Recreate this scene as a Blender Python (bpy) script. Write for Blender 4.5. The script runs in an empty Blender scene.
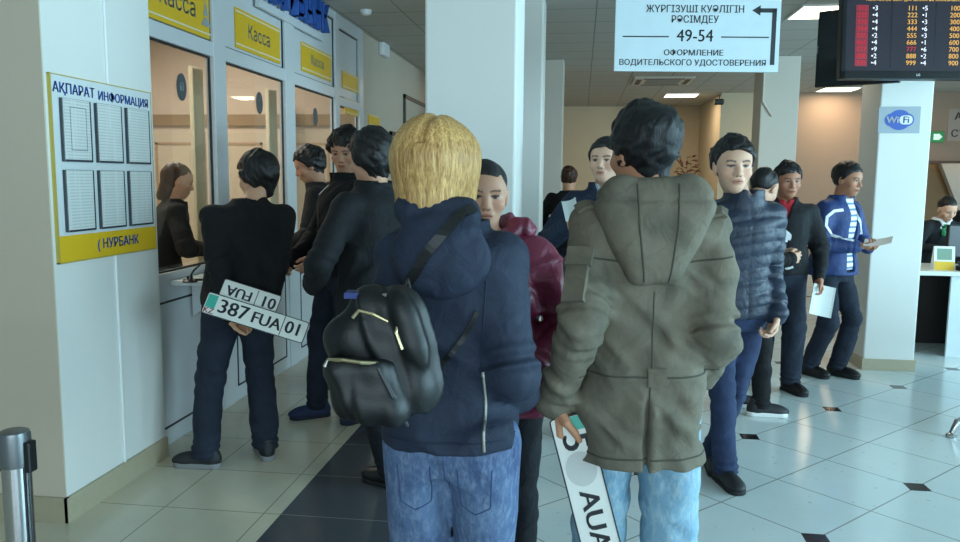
import bpy, bmesh, math, random
import numpy as np
from mathutils import Vector, Matrix

# ------------------------------------------------------------------ camera
CAMZ=1.55; FPX=780.0
YAW=math.radians(7.3); PITCH=math.atan((271-179)/FPX); ROLL=math.radians(0.5)
def _v(*a): return np.array(a,float)
CF=_v(-math.sin(YAW)*math.cos(PITCH), math.cos(YAW)*math.cos(PITCH), -math.sin(PITCH))
CR0=_v(math.cos(YAW), math.sin(YAW), 0.0)
CU0=np.cross(CR0,CF)
CR=math.cos(ROLL)*CR0+math.sin(ROLL)*CU0
CU=-math.sin(ROLL)*CR0+math.cos(ROLL)*CU0
CFH=_v(-math.sin(YAW), math.cos(YAW), 0.0)
CAM=_v(0,0,CAMZ)
S=bpy.context.scene
COL=S.collection
cd=bpy.data.cameras.new('camera'); cam=bpy.data.objects.new('camera',cd); COL.objects.link(cam)
cd.sensor_width=36.0; cd.lens=36.0*FPX/960.0; cd.clip_start=0.05; cd.clip_end=100
m=Matrix(((CR[0],CU[0],-CF[0],0),(CR[1],CU[1],-CF[1],0),(CR[2],CU[2],-CF[2],CAMZ),(0,0,0,1)))
cam.matrix_world=m
S.camera=cam

# ------------------------------------------------------------------ world, daylight, exposure
S.view_settings.view_transform='Standard'; S.view_settings.look='None'
S.view_settings.gamma=1.0; S.view_settings.use_curve_mapping=False
S.view_settings.exposure=0.0
W=bpy.data.worlds.new('world'); S.world=W; W.use_nodes=True
W.node_tree.nodes['Background'].inputs[0].default_value=(0.50,0.80,1.0,1)
W.node_tree.nodes['Background'].inputs[1].default_value=0.45
def area_light(name,loc,direction,sx,sy,col,power):
    l=bpy.data.lights.new(name,'AREA'); l.shape='RECTANGLE'; l.size=sx; l.size_y=sy; l.color=col; l.energy=power
    o=bpy.data.objects.new(name,l); COL.objects.link(o); o.location=loc
    o.rotation_euler=Vector(direction).to_track_quat('-Z','Y').to_euler()
    return o
# daylight through the tall glass front on the right of the hall and behind the photographer
area_light('daylight_right',(7.6,2.6,1.9),(-1,0.12,-0.12),9.0,2.8,(0.52,0.84,1.0),980)
area_light('daylight_behind',(1.5,-5.6,2.0),(-0.05,1,-0.10),7.0,2.6,(0.70,0.90,1.0),340)

# ------------------------------------------------------------------ helpers: pixel rays (to measure places), tags, meshes
def ray(px,py): return CF*FPX+CR*(px-480)-CU*(py-271)
def ground(px,py,z=0.0):
    d=ray(px,py); return CAM+d*((z-CAMZ)/d[2])
def at(px,py,dep):
    d=ray(px,py); return CAM+d*(dep/float(d@CFH))
def planex(px,py,X):
    d=ray(px,py); return CAM+d*(X/d[0])
def planey(px,py,Y):
    d=ray(px,py); return CAM+d*(Y/d[1])

def tag(o,label=None,cat=None,group=None,kind=None):
    if label: o['label']=label
    if cat: o['category']=cat
    if group: o['group']=group
    if kind: o['kind']=kind
    return o
def empty(name,loc=(0,0,0),rz=0.0):
    o=bpy.data.objects.new(name,None); COL.objects.link(o); o.location=loc; o.rotation_euler=(0,0,rz); o.empty_display_size=0.1
    return o
def link(name,me,mat=None,parent=None,loc=None,rot=None):
    o=bpy.data.objects.new(name,me); COL.objects.link(o)
    if mat is not None:
        me.materials.clear(); me.materials.append(mat)
    if parent is not None: o.parent=parent
    if loc is not None: o.location=loc
    if rot is not None: o.rotation_euler=rot
    return o
class MB:
    """collects shapes into ONE mesh"""
    def __init__(s): s.bm=bmesh.new(); s.M=Matrix.Identity(4)
    def v(s,p): return s.bm.verts.new(s.M@Vector(p))
    def box(s,lo,hi,bev=0.0):
        c=[(lo[i]+hi[i])/2 for i in range(3)]; d=[abs(hi[i]-lo[i]) for i in range(3)]
        mt=s.M@Matrix.Translation(c)@Matrix.Diagonal((d[0],d[1],d[2],1))
        r=bmesh.ops.create_cube(s.bm,size=1.0,matrix=mt)
        if bev>0:
            es=list({e for v in r['verts'] for e in v.link_edges})
            bmesh.ops.bevel(s.bm,geom=es,offset=bev,segments=2,affect='EDGES',profile=0.5)
        return s
    def quad(s,*ps):
        s.bm.faces.new([s.v(p) for p in ps]); return s
    def prism(s,pts,a,b,axis=2):
        """pts: 2D outline, extruded from a to b on the axis"""
        def P(p,t):
            q=list(p); q.insert(axis,t); return q
        lo=[s.v(P(p,a)) for p in pts]; hi=[s.v(P(p,b)) for p in pts]
        n=len(pts)
        s.bm.faces.new(lo[::-1]); s.bm.faces.new(hi)
        for i in range(n): s.bm.faces.new((lo[i],lo[(i+1)%n],hi[(i+1)%n],hi[i]))
        return s
    def lathe(s,prof,c=(0,0,0),n=32):
        rings=[]
        for r,z in prof:
            rings.append([s.v((c[0]+r*math.cos(2*math.pi*i/n),c[1]+r*math.sin(2*math.pi*i/n),c[2]+z)) for i in range(n)])
        for a,b in zip(rings[:-1],rings[1:]):
            for i in range(n): s.bm.faces.new((a[i],a[(i+1)%n],b[(i+1)%n],b[i]))
        s.bm.faces.new(rings[0][::-1]); s.bm.faces.new(rings[-1])
        return s
    def tube(s,pts,r,n=8,closed=False):
        pts=[Vector(p) for p in pts]; rings=[]
        rr=r if isinstance(r,(list,tuple)) else [r]*len(pts)
        up=None
        for i,p in enumerate(pts):
            a=pts[i-1] if i>0 else (pts[-1] if closed else pts[0]); b=pts[i+1] if i<len(pts)-1 else (pts[0] if closed else pts[-1])
            t=(b-a).normalized()
            if up is None: up=Vector((0,0,1)) if abs(t.z)<0.9 else Vector((1,0,0))
            x=t.cross(up).normalized(); y=x.cross(t).normalized(); up=y
            rings.append([s.v(p+(x*math.cos(2*math.pi*k/n)+y*math.sin(2*math.pi*k/n))*rr[i]) for k in range(n)])
        pr=list(zip(rings[:-1],rings[1:]))
        if closed: pr.append((rings[-1],rings[0]))
        for a,b in pr:
            for k in range(n): s.bm.faces.new((a[k],a[(k+1)%n],b[(k+1)%n],b[k]))
        if not closed: s.bm.faces.new(rings[0][::-1]); s.bm.faces.new(rings[-1])
        return s
    def ribbon(s,pts,nrm,w,th):
        """flat strap along pts, width w across, thickness th along the normal nrm"""
        pts=[Vector(p) for p in pts]; nr=[Vector(q).normalized() for q in nrm]; R=[]
        for i,p in enumerate(pts):
            t=(pts[min(i+1,len(pts)-1)]-pts[max(i-1,0)]).normalized()
            x=t.cross(nr[i]).normalized(); n=nr[i]
            R.append([s.v(p+x*w/2-n*th/2),s.v(p-x*w/2-n*th/2),s.v(p-x*w/2+n*th/2),s.v(p+x*w/2+n*th/2)])
        for a,b in zip(R[:-1],R[1:]):
            for k in range(4): s.bm.faces.new((a[k],a[(k+1)%4],b[(k+1)%4],b[k]))
        s.bm.faces.new(R[0][::-1]); s.bm.faces.new(R[-1])
        return s
    def mesh(s,name,smooth=False):
        bmesh.ops.recalc_face_normals(s.bm,faces=s.bm.faces[:])
        me=bpy.data.meshes.new(name); s.bm.to_mesh(me); s.bm.free()
        if smooth:
            me.shade_smooth()
            me.set_sharp_from_angle(angle=math.radians(40))
        return me
    def build(s,name,mat,parent=None,loc=None,rot=None,smooth=False):
        return link(name,s.mesh(name,smooth),mat,parent,loc,rot)
def struct(o): o['kind']='structure'; return o

def text_mesh(body,size,depth=0.0,align='CENTER',bold=0.0,sx=1.0,spacing=1.0):
    c=bpy.data.curves.new('txt','FONT'); c.body=body; c.size=size; c.extrude=depth; c.align_x=align; c.align_y='CENTER'; c.offset=bold; c.resolution_u=3
    c.space_character=spacing
    o=bpy.data.objects.new('txt',c); COL.objects.link(o); bpy.context.view_layer.update()
    me=bpy.data.meshes.new_from_object(o.evaluated_get(bpy.context.evaluated_depsgraph_get()))
    bpy.data.objects.remove(o); bpy.data.curves.remove(c)
    if sx!=1.0: me.transform(Matrix.Diagonal((sx,1,1,1)))
    return me
def join_meshes(mlist,name):
    """[(mesh, matrix)] -> one mesh"""
    bm=bmesh.new()
    for me,mt in mlist:
        me.transform(mt); bm.from_mesh(me); bpy.data.meshes.remove(me)
    out=bpy.data.meshes.new(name); bm.to_mesh(out); bm.free(); return out

# ------------------------------------------------------------------ materials
class NT:
    def __init__(s,name):
        s.m=bpy.data.materials.new(name); s.m.use_nodes=True; s.t=s.m.node_tree; s.b=s.t.nodes['Principled BSDF']
    def n(s,ty,**kw):
        x=s.t.nodes.new(ty)
        for k,v in kw.items():
            if k.startswith('_'): setattr(x,k[1:],v)
            else: x.inputs[k if not k[1:].isdigit() or k[0]!='i' else int(k[1:])].default_value=v
        return x
    def l(s,a,b): s.t.links.new(a,b)
    def math(s,op,a,b=None,c=None):
        x=s.t.nodes.new('ShaderNodeMath'); x.operation=op
        for i,q in enumerate((a,b,c)):
            if q is None: continue
            if isinstance(q,(int,float)): x.inputs[i].default_value=q
            else: s.l(q,x.inputs[i])
        return x.outputs[0]
    def mix(s,f,a,b,bt='MIX'):
        x=s.t.nodes.new('ShaderNodeMix'); x.data_type='RGBA'; x.blend_type=bt
        for i,q in ((0,f),(6,a),(7,b)):
            if isinstance(q,(int,float)): x.inputs[i].default_value=q
            elif isinstance(q,(tuple,list)): x.inputs[i].default_value=(*q[:3],1)
            else: s.l(q,x.inputs[i])
        return x.outputs[2]
    def set(s,**kw):
        for k,v in kw.items():
            i=s.b.inputs[k.replace('_',' ')]
            if isinstance(v,(int,float)): i.default_value=v
            elif isinstance(v,(tuple,list)): i.default_value=(*v[:3],1) if len(v)<4 else v
            else: s.l(v,i)
        return s
    def noise(s,scale,detail=3,rough=0.5,vec=None,dist=0.0):
        x=s.t.nodes.new('ShaderNodeTexNoise'); x.inputs['Scale'].default_value=scale; x.inputs['Detail'].default_value=detail; x.inputs['Roughness'].default_value=rough; x.inputs['Distortion'].default_value=dist
        if vec is not None: s.l(vec,x.inputs['Vector'])
        return x.outputs['Fac']
    def obj(s): return s.n('ShaderNodeTexCoord').outputs['Object']
    def ramp(s,f,a,b):
        x=s.t.nodes.new('ShaderNodeMapRange'); x.inputs['From Min'].default_value=a; x.inputs['From Max'].default_value=b; s.l(f,x.inputs['Value']); return x.outputs['Result']
    def bump(s,h,strength=0.3,dist=0.01):
        x=s.t.nodes.new('ShaderNodeBump'); x.inputs['Strength'].default_value=strength; x.inputs['Distance'].default_value=dist; s.l(h,x.inputs['Height']); s.l(x.outputs[0],s.b.inputs['Normal']); return x
    def scaled(s,vec,sc):
        x=s.t.nodes.new('ShaderNodeMapping'); x.inputs['Scale'].default_value=sc; s.l(vec,x.inputs['Vector']); return x.outputs[0]
def srgb(r,g,b):
    f=lambda c:(c/255/12.92 if c/255<=0.04045 else ((c/255+0.055)/1.055)**2.4)
    return (f(r),f(g),f(b))
_mc={}
def plain(name,col,rough=0.5,metal=0.0,var=0.06,scale=8.0,spec=0.5,bump=0.0,emit=None,es=1.0):
    if name in _mc: return _mc[name]
    n=NT(name); o=n.obj(); f=n.noise(scale,4,0.6,o)
    c2=tuple(c*(1-2*var) for c in col)
    n.set(Base_Color=n.mix(f,col,c2),Roughness=rough,Metallic=metal)
    n.b.inputs['Specular IOR Level'].default_value=spec
    if bump: n.bump(n.noise(scale*12,4,0.6,o),bump,0.002)
    if emit: n.b.inputs['Emission Color'].default_value=(*emit,1); n.b.inputs['Emission Strength'].default_value=es
    _mc[name]=n.m; return n.m
def cloth(name,col,rough=0.85,col2=None,fine=900.0,bump=0.15,patch=6.0,sheen=0.0,spec=0.3,wr=0.25):
    """woven cloth: soft patches of wear, fine weave and crease bump"""
    if name in _mc: return _mc[name]
    n=NT(name); o=n.obj()
    big=n.ramp(n.noise(patch,4,0.55,o,0.6),0.3,0.7)
    c2=col2 or tuple(c*0.72 for c in col)
    n.set(Base_Color=n.mix(big,col,c2),Roughness=rough)
    n.b.inputs['Specular IOR Level'].default_value=spec
    n.b.inputs['Sheen Weight'].default_value=sheen
    cr=n.noise(16,3,0.5,o,1.2); fi=n.noise(fine*0.35,1,0.5,o)
    n.bump(n.math('ADD',n.math('MULTIPLY',cr,1.0),n.math('MULTIPLY',fi,bump*0.25)),wr,0.03)
    _mc[name]=n.m; return n.m
# ------------------------------------------------------------------ room shell
CEIL=3.10; XW=-2.33
def floor_mat():
    n=NT('hall_floor_tiles'); P=n.obj(); sp=n.n('ShaderNodeSeparateXYZ'); n.l(P,sp.inputs[0]); x,y=sp.outputs[0],sp.outputs[1]
    def line(coord,origin,step,half):
        u=n.math('DIVIDE',n.math('SUBTRACT',coord,origin),step)
        fr=n.math('SUBTRACT',u,n.math('ROUND',u))
        return n.math('LESS_THAN',n.math('MULTIPLY',n.math('ABSOLUTE',fr),step),half), u
    # diagonal tiles (right part of the hall)
    a=n.math('SUBTRACT',y,x); b=n.math('ADD',y,x)
    st=0.69
    la,ua=line(a,2.357,st,0.0055); lb,ub=line(b,5.847,st,0.0055)
    dl=n.math('MAXIMUM',la,lb)
    def even(u):
        r=n.math('MULTIPLY',n.math('ROUND',n.math('DIVIDE',u,2.0)),2.0)
        return n.math('MULTIPLY',n.math('SUBTRACT',u,r),st)
    ea,eb=even(ua),even(ub)
    # small square inset, its sides along x and y
    ix=n.math('ABSOLUTE',n.math('MULTIPLY',n.math('SUBTRACT',eb,ea),0.5)); iy=n.math('ABSOLUTE',n.math('MULTIPLY',n.math('ADD',eb,ea),0.5))
    ins=n.math('LESS_THAN',n.math('MAXIMUM',ix,iy),0.052)
    # straight tiles (left part)
    lx,_=line(x,-1.345-0.568,0.488,0.003); ly,_u=line(y,3.31,0.488,0.003)
    sl=n.math('MAXIMUM',lx,ly)
    black=n.math('MULTIPLY',n.math('GREATER_THAN',x,-1.345),n.math('LESS_THAN',x,-0.37))
    right=n.math('GREATER_THAN',x,-0.37)
    # every tile a little different
    cell=n.n('ShaderNodeCombineXYZ'); n.l(n.math('FLOOR',ua),cell.inputs[0]); n.l(n.math('FLOOR',ub),cell.inputs[1])
    wn=n.n('ShaderNodeTexWhiteNoise'); n.l(cell.outputs[0],wn.inputs['Vector'])
    mott=n.noise(5,5,0.6,P)
    base=n.mix(mott,srgb(208,218,218),srgb(196,206,206))
    base=n.mix(n.math('MULTIPLY',wn.outputs['Value'],0.10),base,srgb(180,180,172))
    lbase=n.mix(mott,srgb(214,206,184),srgb(200,192,170))
    dirt=n.math('GREATER_THAN',n.noise(24,1,0.4,P),0.735)
    gro=srgb(142,144,138)
    cR=n.mix(dl,base,gro); cR=n.mix(ins,cR,srgb(38,34,36)); cR=n.mix(n.math('MULTIPLY',dirt,0.25),cR,srgb(90,90,85))
    cL=n.mix(sl,lbase,srgb(150,140,118))
    speck=n.noise(220,2,0.6,P)
    cB=n.mix(speck,srgb(70,73,78),srgb(84,87,92)); cB=n.mix(ly,cB,srgb(132,132,128))
    c=n.mix(right,cL,cR); c=n.mix(black,c,cB)
    n.set(Base_Color=c,Roughness=n.math('ADD',n.math('MULTIPLY',mott,0.10),0.13))
    n.b.inputs['Specular IOR Level'].default_value=0.55
    return n.m
def wall_mat(name,col,rough=0.6,spec=0.35):
    n=NT(name); o=n.obj(); f=n.noise(1.6,5,0.6,o); g=n.noise(60,3,0.6,o)
    n.set(Base_Color=n.mix(f,col,tuple(c*0.93 for c in col)),Roughness=rough); n.b.inputs['Specular IOR Level'].default_value=spec
    n.bump(g,0.06,0.004); return n.m
M_wall=wall_mat('painted_wall_white',srgb(222,222,216))
M_wallL=wall_mat('painted_wall_beige',srgb(205,192,172))
M_back=wall_mat('painted_wall_cream',srgb(206,188,158))
M_backR=wall_mat('painted_wall_tan',srgb(160,134,112))
M_alum=plain('white_aluminium',srgb(205,210,212),0.35,0.0,0.03)
M_base=plain('beige_skirting_tile',srgb(176,166,140),0.3,0.0,0.08,20)
M_dark=plain('black_gasket',srgb(30,32,34),0.5)
M_yellow=plain('yellow_vinyl',srgb(226,182,34),0.4,0,0.03)
M_blue=plain('blue_lettering',srgb(38,86,170),0.4,0,0.02)
M_grey=plain('grey_lettering',srgb(150,158,160),0.5,0,0.02)
M_white=plain('white_plastic',srgb(225,228,228),0.4,0,0.02)
M_black=plain('black_plastic',srgb(18,19,21),0.35,0,0.02)
M_chrome=plain('brushed_steel',srgb(190,190,190),0.22,1.0,0.05,30)
def glass_mat():
    n=NT('window_glass'); t=n.t
    tr=t.nodes.new('ShaderNodeBsdfTransparent'); tr.inputs[0].default_value=(0.90,0.93,0.92,1)
    gl=t.nodes.new('ShaderNodeBsdfGlossy'); gl.inputs['Roughness'].default_value=0.02
    fr=t.nodes.new('ShaderNodeLayerWeight')
    mx=t.nodes.new('ShaderNodeMixShader'); n.l(n.math('ADD',n.math('MULTIPLY',n.math('POWER',fr.outputs['Facing'],4.0),0.55),0.03),mx.inputs[0]); n.l(tr.outputs[0],mx.inputs[1]); n.l(gl.outputs[0],mx.inputs[2])
    n.l(mx.outputs[0],t.nodes['Material Output'].inputs[0]); return n.m
M_glass=glass_mat()

struct(MB().box((-6.5,-6,-0.08),(9,20.5,0.0)).build('floor',floor_mat()))
def ceil_mat():
    n=NT('ceiling_tiles'); P=n.obj(); sp=n.n('ShaderNodeSeparateXYZ'); n.l(P,sp.inputs[0])
    def line(c,o,st,h):
        u=n.math('DIVIDE',n.math('SUBTRACT',c,o),st); return n.math('LESS_THAN',n.math('MULTIPLY',n.math('ABSOLUTE',n.math('SUBTRACT',u,n.math('ROUND',u))),st),h)
    l=n.math('MAXIMUM',line(sp.outputs[0],0.1,0.6,0.006),line(sp.outputs[1],0.2,0.6,0.008))
    g=n.noise(70,3,0.7,P)
    n.set(Base_Color=n.mix(l,n.mix(g,srgb(182,182,176),srgb(170,170,164)),srgb(124,124,118)),Roughness=0.9); n.bump(g,0.2,0.004); return n.m
M_ceil=ceil_mat()
struct(MB().box((-6.5,-6,CEIL),(9,20.5,CEIL+0.1)).build('ceiling',M_ceil))
# left pillar block with the information board (front face at y=3.10, side face at x=-2.25)
struct(MB().box((-6.5,3.10,0),(-2.26,3.94,CEIL)).build('wall_left',M_wall))
struct(MB().box((-6.5,3.092,0.11),(-2.2605,3.10,CEIL)).build('wall_front',M_wallL))
b=MB().box((-6.5,3.078,0),(-2.245,3.10,0.115)).box((-2.26,3.078,0),(-2.243,3.94,0.115)); struct(b.build('baseboard_left',M_base))
struct(MB().tube([(-2.256,3.545,0.115),(-2.256,3.545,CEIL)],0.007,8).build('trim_1',M_white))     # cable duct on the pillar
# service window wall
def winwall():
    ops=[(3.99,4.815),(4.984,6.04),(6.235,7.313),(7.436,8.126)]
    ys=[3.94]
    for i,(a,c) in enumerate(ops):
        prev=ops[i-1][1] if i else 3.94
        # post
        struct(MB().box((XW-0.06,prev,0.0),(XW,a,CEIL),0.004).build('trim_post',M_alum))
        # parapet panel under the sill, with a dark gasket frame line
        struct(MB().box((XW-0.05,a,0),(XW-0.012,c,0.955)).build('wall_parapet',M_alum))
        d=0.07; fr=MB(); y0,y1,z0,z1=a+d,c-d,0.10,0.84
        for (p,q) in (((y0,z0),(y1,z0+0.012)),((y0,z1-0.012),(y1,z1)),((y0,z0),(y0+0.012,z1)),((y1-0.012,z0),(y1,z1))):
            fr.box((XW-0.013,p[0],p[1]),(XW-0.008,q[0],q[1]))
        struct(fr.build('trim_gasket',M_dark))
        if i<3:
            zt=2.305
            w=MB()
            w.box((XW-0.06,a,0.955),(XW-0.005,c,1.0)).box((XW-0.06,a,zt),(XW-0.005,c,zt+0.09)).box((XW-0.06,a,CEIL-0.07),(XW-0.005,c,CEIL))
            wo=struct(w.build('window_%d'%(i+1),M_alum))
            g=MB()
            for (p,q) in (((a,1.0),(a+0.012,zt)),((c-0.012,1.0),(c,zt)),((a,1.0),(c,1.012)),((a,zt-0.012),(c,zt))):
                g.box((XW-0.04,p[0],p[1]),(XW-0.028,q[0],q[1]))
            for (p,q) in (((a,2.395),(a+0.01,CEIL-0.07)),((c-0.01,2.395),(c,CEIL-0.07)),((a,2.395),(c,2.405)),((a,CEIL-0.08),(c,CEIL-0.07))):
                g.box((XW-0.04,p[0],p[1]),(XW-0.02,q[0],q[1]))
            g.build('gasket',M_dark,wo)
            MB().box((XW-0.038,a,1.0),(XW-0.032,c,zt)).build('pane',M_glass,wo)
            MB().box((XW-0.045,a,2.395),(XW-0.03,c,CEIL-0.07)).build('transom_panel',M_alum,wo)
        else:
            w=MB(); zs=[0.955,1.0,2.23,2.32,3.0,CEIL]
            w.box((XW-0.06,a,0.955),(XW-0.005,c,1.0)).box((XW-0.06,a,2.25),(XW-0.005,c,2.33)).box((XW-0.06,a,2.98),(XW-0.005,c,CEIL))
            wo=struct(w.build('window_4',M_alum))
            g=MB()
            for z0,z1 in ((1.0,2.25),(2.33,2.98)):
                for (p,q) in (((a,z0),(a+0.014,z1)),((c-0.014,z0),(c,z1)),((a,z0),(c,z0+0.014)),((a,z1-0.014),(c,z1))):
                    g.box((XW-0.04,p[0],p[1]),(XW-0.028,q[0],q[1]))
            g.build('gasket',M_dark,wo)
            MB().box((XW-0.038,a,1.0),(XW-0.032,c,2.25)).build('pane',M_glass,wo)
            MB().box((XW-0.045,a,2.33),(XW-0.03,c,2.98)).build('transom_panel',M_alum,wo)
    struct(MB().box((XW-0.06,8.126,0),(XW,8.27,CEIL),0.004).build('trim_post',M_alum))
winwall()
struct(MB().box((XW-0.08,8.27,0),(XW-0.02,20.5,CEIL)).build('wall_corridor',wall_mat('corridor_wall',srgb(196,188,172))))
struct(MB().box((XW-0.02,8.27,0),(XW-0.005,17,0.11)).build('baseboard_corridor',M_base))
# booth behind the windows
M_booth=wall_mat('booth_wall',srgb(206,188,174)); M_door=plain('booth_door_panel',srgb(200,186,168),0.5,0,0.03)
struct(MB().box((-5.0,3.94,0),(-4.92,8.27,CEIL)).build('wall_booth_back',M_booth))
struct(MB().box((-4.92,8.2,0),(XW-0.06,8.27,CEIL)).build('wall_booth_end',M_booth))
rail_=plain('booth_rail',srgb(150,126,100),0.5)
struct(MB().box((-4.92,8.16,2.10),(XW-0.06,8.20,2.22)).build('trim_4',rail_))
for i,x0 in enumerate((-4.75,-4.0,-3.25)):
    d=struct(MB().box((x0,8.165,0),(x0+0.66,8.20,2.03),0.004).build('door_%d'%(i+5),M_door))
    f=MB()
    for p,q in (((x0+0.09,0.25),(x0+0.115,1.92)),((x0+0.545,0.25),(x0+0.57,1.92)),((x0+0.09,1.895),(x0+0.57,1.92)),((x0+0.09,0.25),(x0+0.57,0.275))): f.box((p[0],8.155,p[1]),(q[0],8.166,q[1]))
    f.build('door_moulding',plain('booth_door_inset',srgb(176,148,122),0.5),d)
for i,y0 in enumerate((4.75,5.75,6.75,7.55)):
    d=struct(MB().box((-4.92,y0,0),(-4.89,y0+0.72,2.03),0.004).build('door_%d'%(i+1),M_door))
    MB().box((-4.89,y0+0.10,0.9),(-4.882,y0+0.62,1.9),0.002).build('door_panel',plain('booth_door_inset',srgb(186,160,132),0.5),d)
    MB().box((-4.92,y0-0.06,0),(-4.885,y0-0.005,2.1)).box((-4.92,y0+0.725,0),(-4.885,y0+0.78,2.1)).box((-4.92,y0-0.06,2.035),(-4.885,y0+0.78,2.1)).build('door_frame',plain('booth_door_frame',srgb(150,128,104),0.5),d)
struct(MB().box((-4.92,3.94,2.12),(-4.87,8.2,2.26)).build('trim_2',plain('booth_rail',srgb(150,126,100),0.5)))
# columns of the hall
def column(name,x0,x1,y0,y1,mat=M_wall):
    c=struct(MB().box((x0,y0,0),(x1,y1,CEIL),0.012).build(name,mat))
    MB().box((x0-0.012,y0-0.012,0),(x1+0.012,y1+0.012,0.095),0.003).build('baseboard',M_base,c)
column('column',-0.825,-0.345,4.10,4.62)
column('column.001',-0.80,-0.345,6.70,7.20)
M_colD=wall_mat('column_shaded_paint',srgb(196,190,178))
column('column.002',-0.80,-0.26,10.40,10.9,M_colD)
column('column.003',2.36,2.76,6.72,7.16)
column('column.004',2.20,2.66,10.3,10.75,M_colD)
# far walls
struct(MB().box((XW-0.08,17.0,0),(2.6,17.1,CEIL)).build('wall_back',M_back))
struct(MB().box((2.42,14.6,0),(2.52,17.0,CEIL)).build('wall_back_return',M_back))
struct(MB().box((2.42,14.5,0),(3.6,14.6,CEIL)).build('wall_back_side',M_back))
XO=float(planey(917,190,14.5)[0])
struct(MB().box((3.6,14.5,0),(XO,14.6,CEIL)).build('wall_back_right',M_backR))
# wall above the stair opening at the far right
struct(MB().box((XO,14.5,1.92),(9.0,14.6,CEIL)).build('wall_right',M_backR))
struct(MB().box((XO,14.46,1.89),(9.0,14.62,1.93)).build('trim_3',plain('brown_edge',srgb(96,60,40),0.5)))
M_stair=plain('stair_tan',srgb(176,140,96),0.5,0,0.05)
st=MB(); xs_=float(planey(992,215,16.2)[0])
for i in range(11):
    st.box((xs_-0.13*(i-4)-1.3,16.2,0.18*i),(xs_-0.13*(i-4),17.6,0.18*(i+1)))
    st.box((xs_-0.13*(i-4)-1.3,16.18,0.18*(i+1)-0.02),(xs_-0.13*(i-4)+0.02,16.2,0.18*(i+1)))
struct(st.build('stairs',M_stair))
struct(MB().box((XO-0.5,18.4,0),(9.0,18.5,CEIL)).build('wall_stairwell',wall_mat('stairwell_wall',srgb(232,226,210))))
# ------------------------------------------------------------------ figures: distance fields meshed to one smooth surface each
F32=np.float32
def smin(a,b,k):
    h=np.maximum(k-np.abs(a-b),0)/k
    return np.minimum(a,b)-h*h*(k*0.25)
def smax(a,b,k): return -smin(-a,-b,k)
class Field:
    def __init__(s,lo,hi,h,fine=()):
        s.ax=[]
        for i in range(3):
            xs=[float(lo[i])]
            while xs[-1]<hi[i]:
                x=xs[-1]; st=h
                for fl,fh,ff in fine:
                    if fl[i]-h*0.5<=x<=fh[i]: st=min(st,ff)
                xs.append(x+st)
            s.ax.append(np.array(xs,F32))
        s.V=np.full(tuple(len(a) for a in s.ax),1.0,F32)
    def sl(s,lo,hi,m):
        r=[]
        for i in range(3):
            a=int(np.searchsorted(s.ax[i],lo[i]-m))-1; b=int(np.searchsorted(s.ax[i],hi[i]+m))+1
            r.append(slice(max(a,0),min(max(b,1),len(s.ax[i]))))
        return tuple(r)
    def g(s,sl): return s.ax[0][sl[0]][:,None,None],s.ax[1][sl[1]][None,:,None],s.ax[2][sl[2]][None,None,:]
    def add(s,p,k=0.012):
        f,lo,hi=p; q=s.sl(lo,hi,k+0.03)
        if any(x.stop<=x.start for x in q): return s
        s.V[q]=smin(s.V[q],f(*s.g(q)).astype(F32),k); return s
    def cut(s,p,k=0.008):
        f,lo,hi=p; q=s.sl(lo,hi,k+0.02)
        if any(x.stop<=x.start for x in q): return s
        s.V[q]=smax(s.V[q],-f(*s.g(q)).astype(F32),k); return s
    def keep(s,f,k=0.006):
        q=(slice(None),)*3; s.V=smax(s.V,f(*s.g(q)).astype(F32)+0*s.V,k); return s
    def disp(s,f,lim=0.06):
        q=(slice(None),)*3; d=f(*s.g(q)); s.V=np.where(np.abs(s.V)<lim,s.V+d.astype(F32),s.V); return s
    def surf(s):
        V=s.V; s0=V<0
        A=s0[:-1,:-1,:-1].astype(np.int8)
        cnt=np.zeros(tuple(d-1 for d in V.shape),np.int8)
        for dx in (0,1):
            for dy in (0,1):
                for dz in (0,1):
                    cnt+=s0[dx:V.shape[0]-1+dx,dy:V.shape[1]-1+dy,dz:V.shape[2]-1+dz]
        act=(cnt>0)&(cnt<8); I,J,K=np.nonzero(act)
        idx=np.full(cnt.shape,-1,np.int64); idx[I,J,K]=np.arange(len(I))
        xs,ys,zs=s.ax
        acc=np.zeros((len(I),3)); n=np.zeros(len(I))
        cor=[(0,0,0),(1,0,0),(0,1,0),(1,1,0),(0,0,1),(1,0,1),(0,1,1),(1,1,1)]
        cv=[V[I+c[0],J+c[1],K+c[2]] for c in cor]
        cp=[np.stack((xs[I+c[0]],ys[J+c[1]],zs[K+c[2]]),1) for c in cor]
        for a,b in ((0,1),(2,3),(4,5),(6,7),(0,2),(1,3),(4,6),(5,7),(0,4),(1,5),(2,6),(3,7)):
            x=(cv[a]<0)!=(cv[b]<0)
            t=cv[a]/np.where(x,cv[a]-cv[b],1)
            p=cp[a]+(cp[b]-cp[a])*t[:,None]
            acc[x]+=p[x]; n[x]+=1
        verts=acc/np.maximum(n,1)[:,None]
        faces=[]
        def quads(ax):
            o=[1,1,1]; o[ax]=0
            sh=V.shape
            a=s0[tuple(slice(o[i],sh[i]-(1)) for i in range(3))]
            b=s0[tuple(slice(o[i]+(1 if i==ax else 0),sh[i]-(1)+(1 if i==ax else 0)) for i in range(3))]
            x=a!=b; P=np.nonzero(x); P=[P[i]+o[i] for i in range(3)]
            u,v=[i for i in range(3) if i!=ax]
            def at_(du,dv):
                q=[P[0].copy(),P[1].copy(),P[2].copy()]; q[u]-=du; q[v]-=dv; return idx[q[0],q[1],q[2]]
            f=np.stack((at_(1,1),at_(0,1),at_(0,0),at_(1,0)),1)
            ins=a[x]
            flip=ins if ax!=1 else ~ins
            f=np.where(flip[:,None],f,f[:,::-1])
            faces.append(f)
        for ax in range(3): quads(ax)
        f=np.concatenate(faces); f=f[(f>=0).all(1)]
        return verts.astype(F32),f
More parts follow.
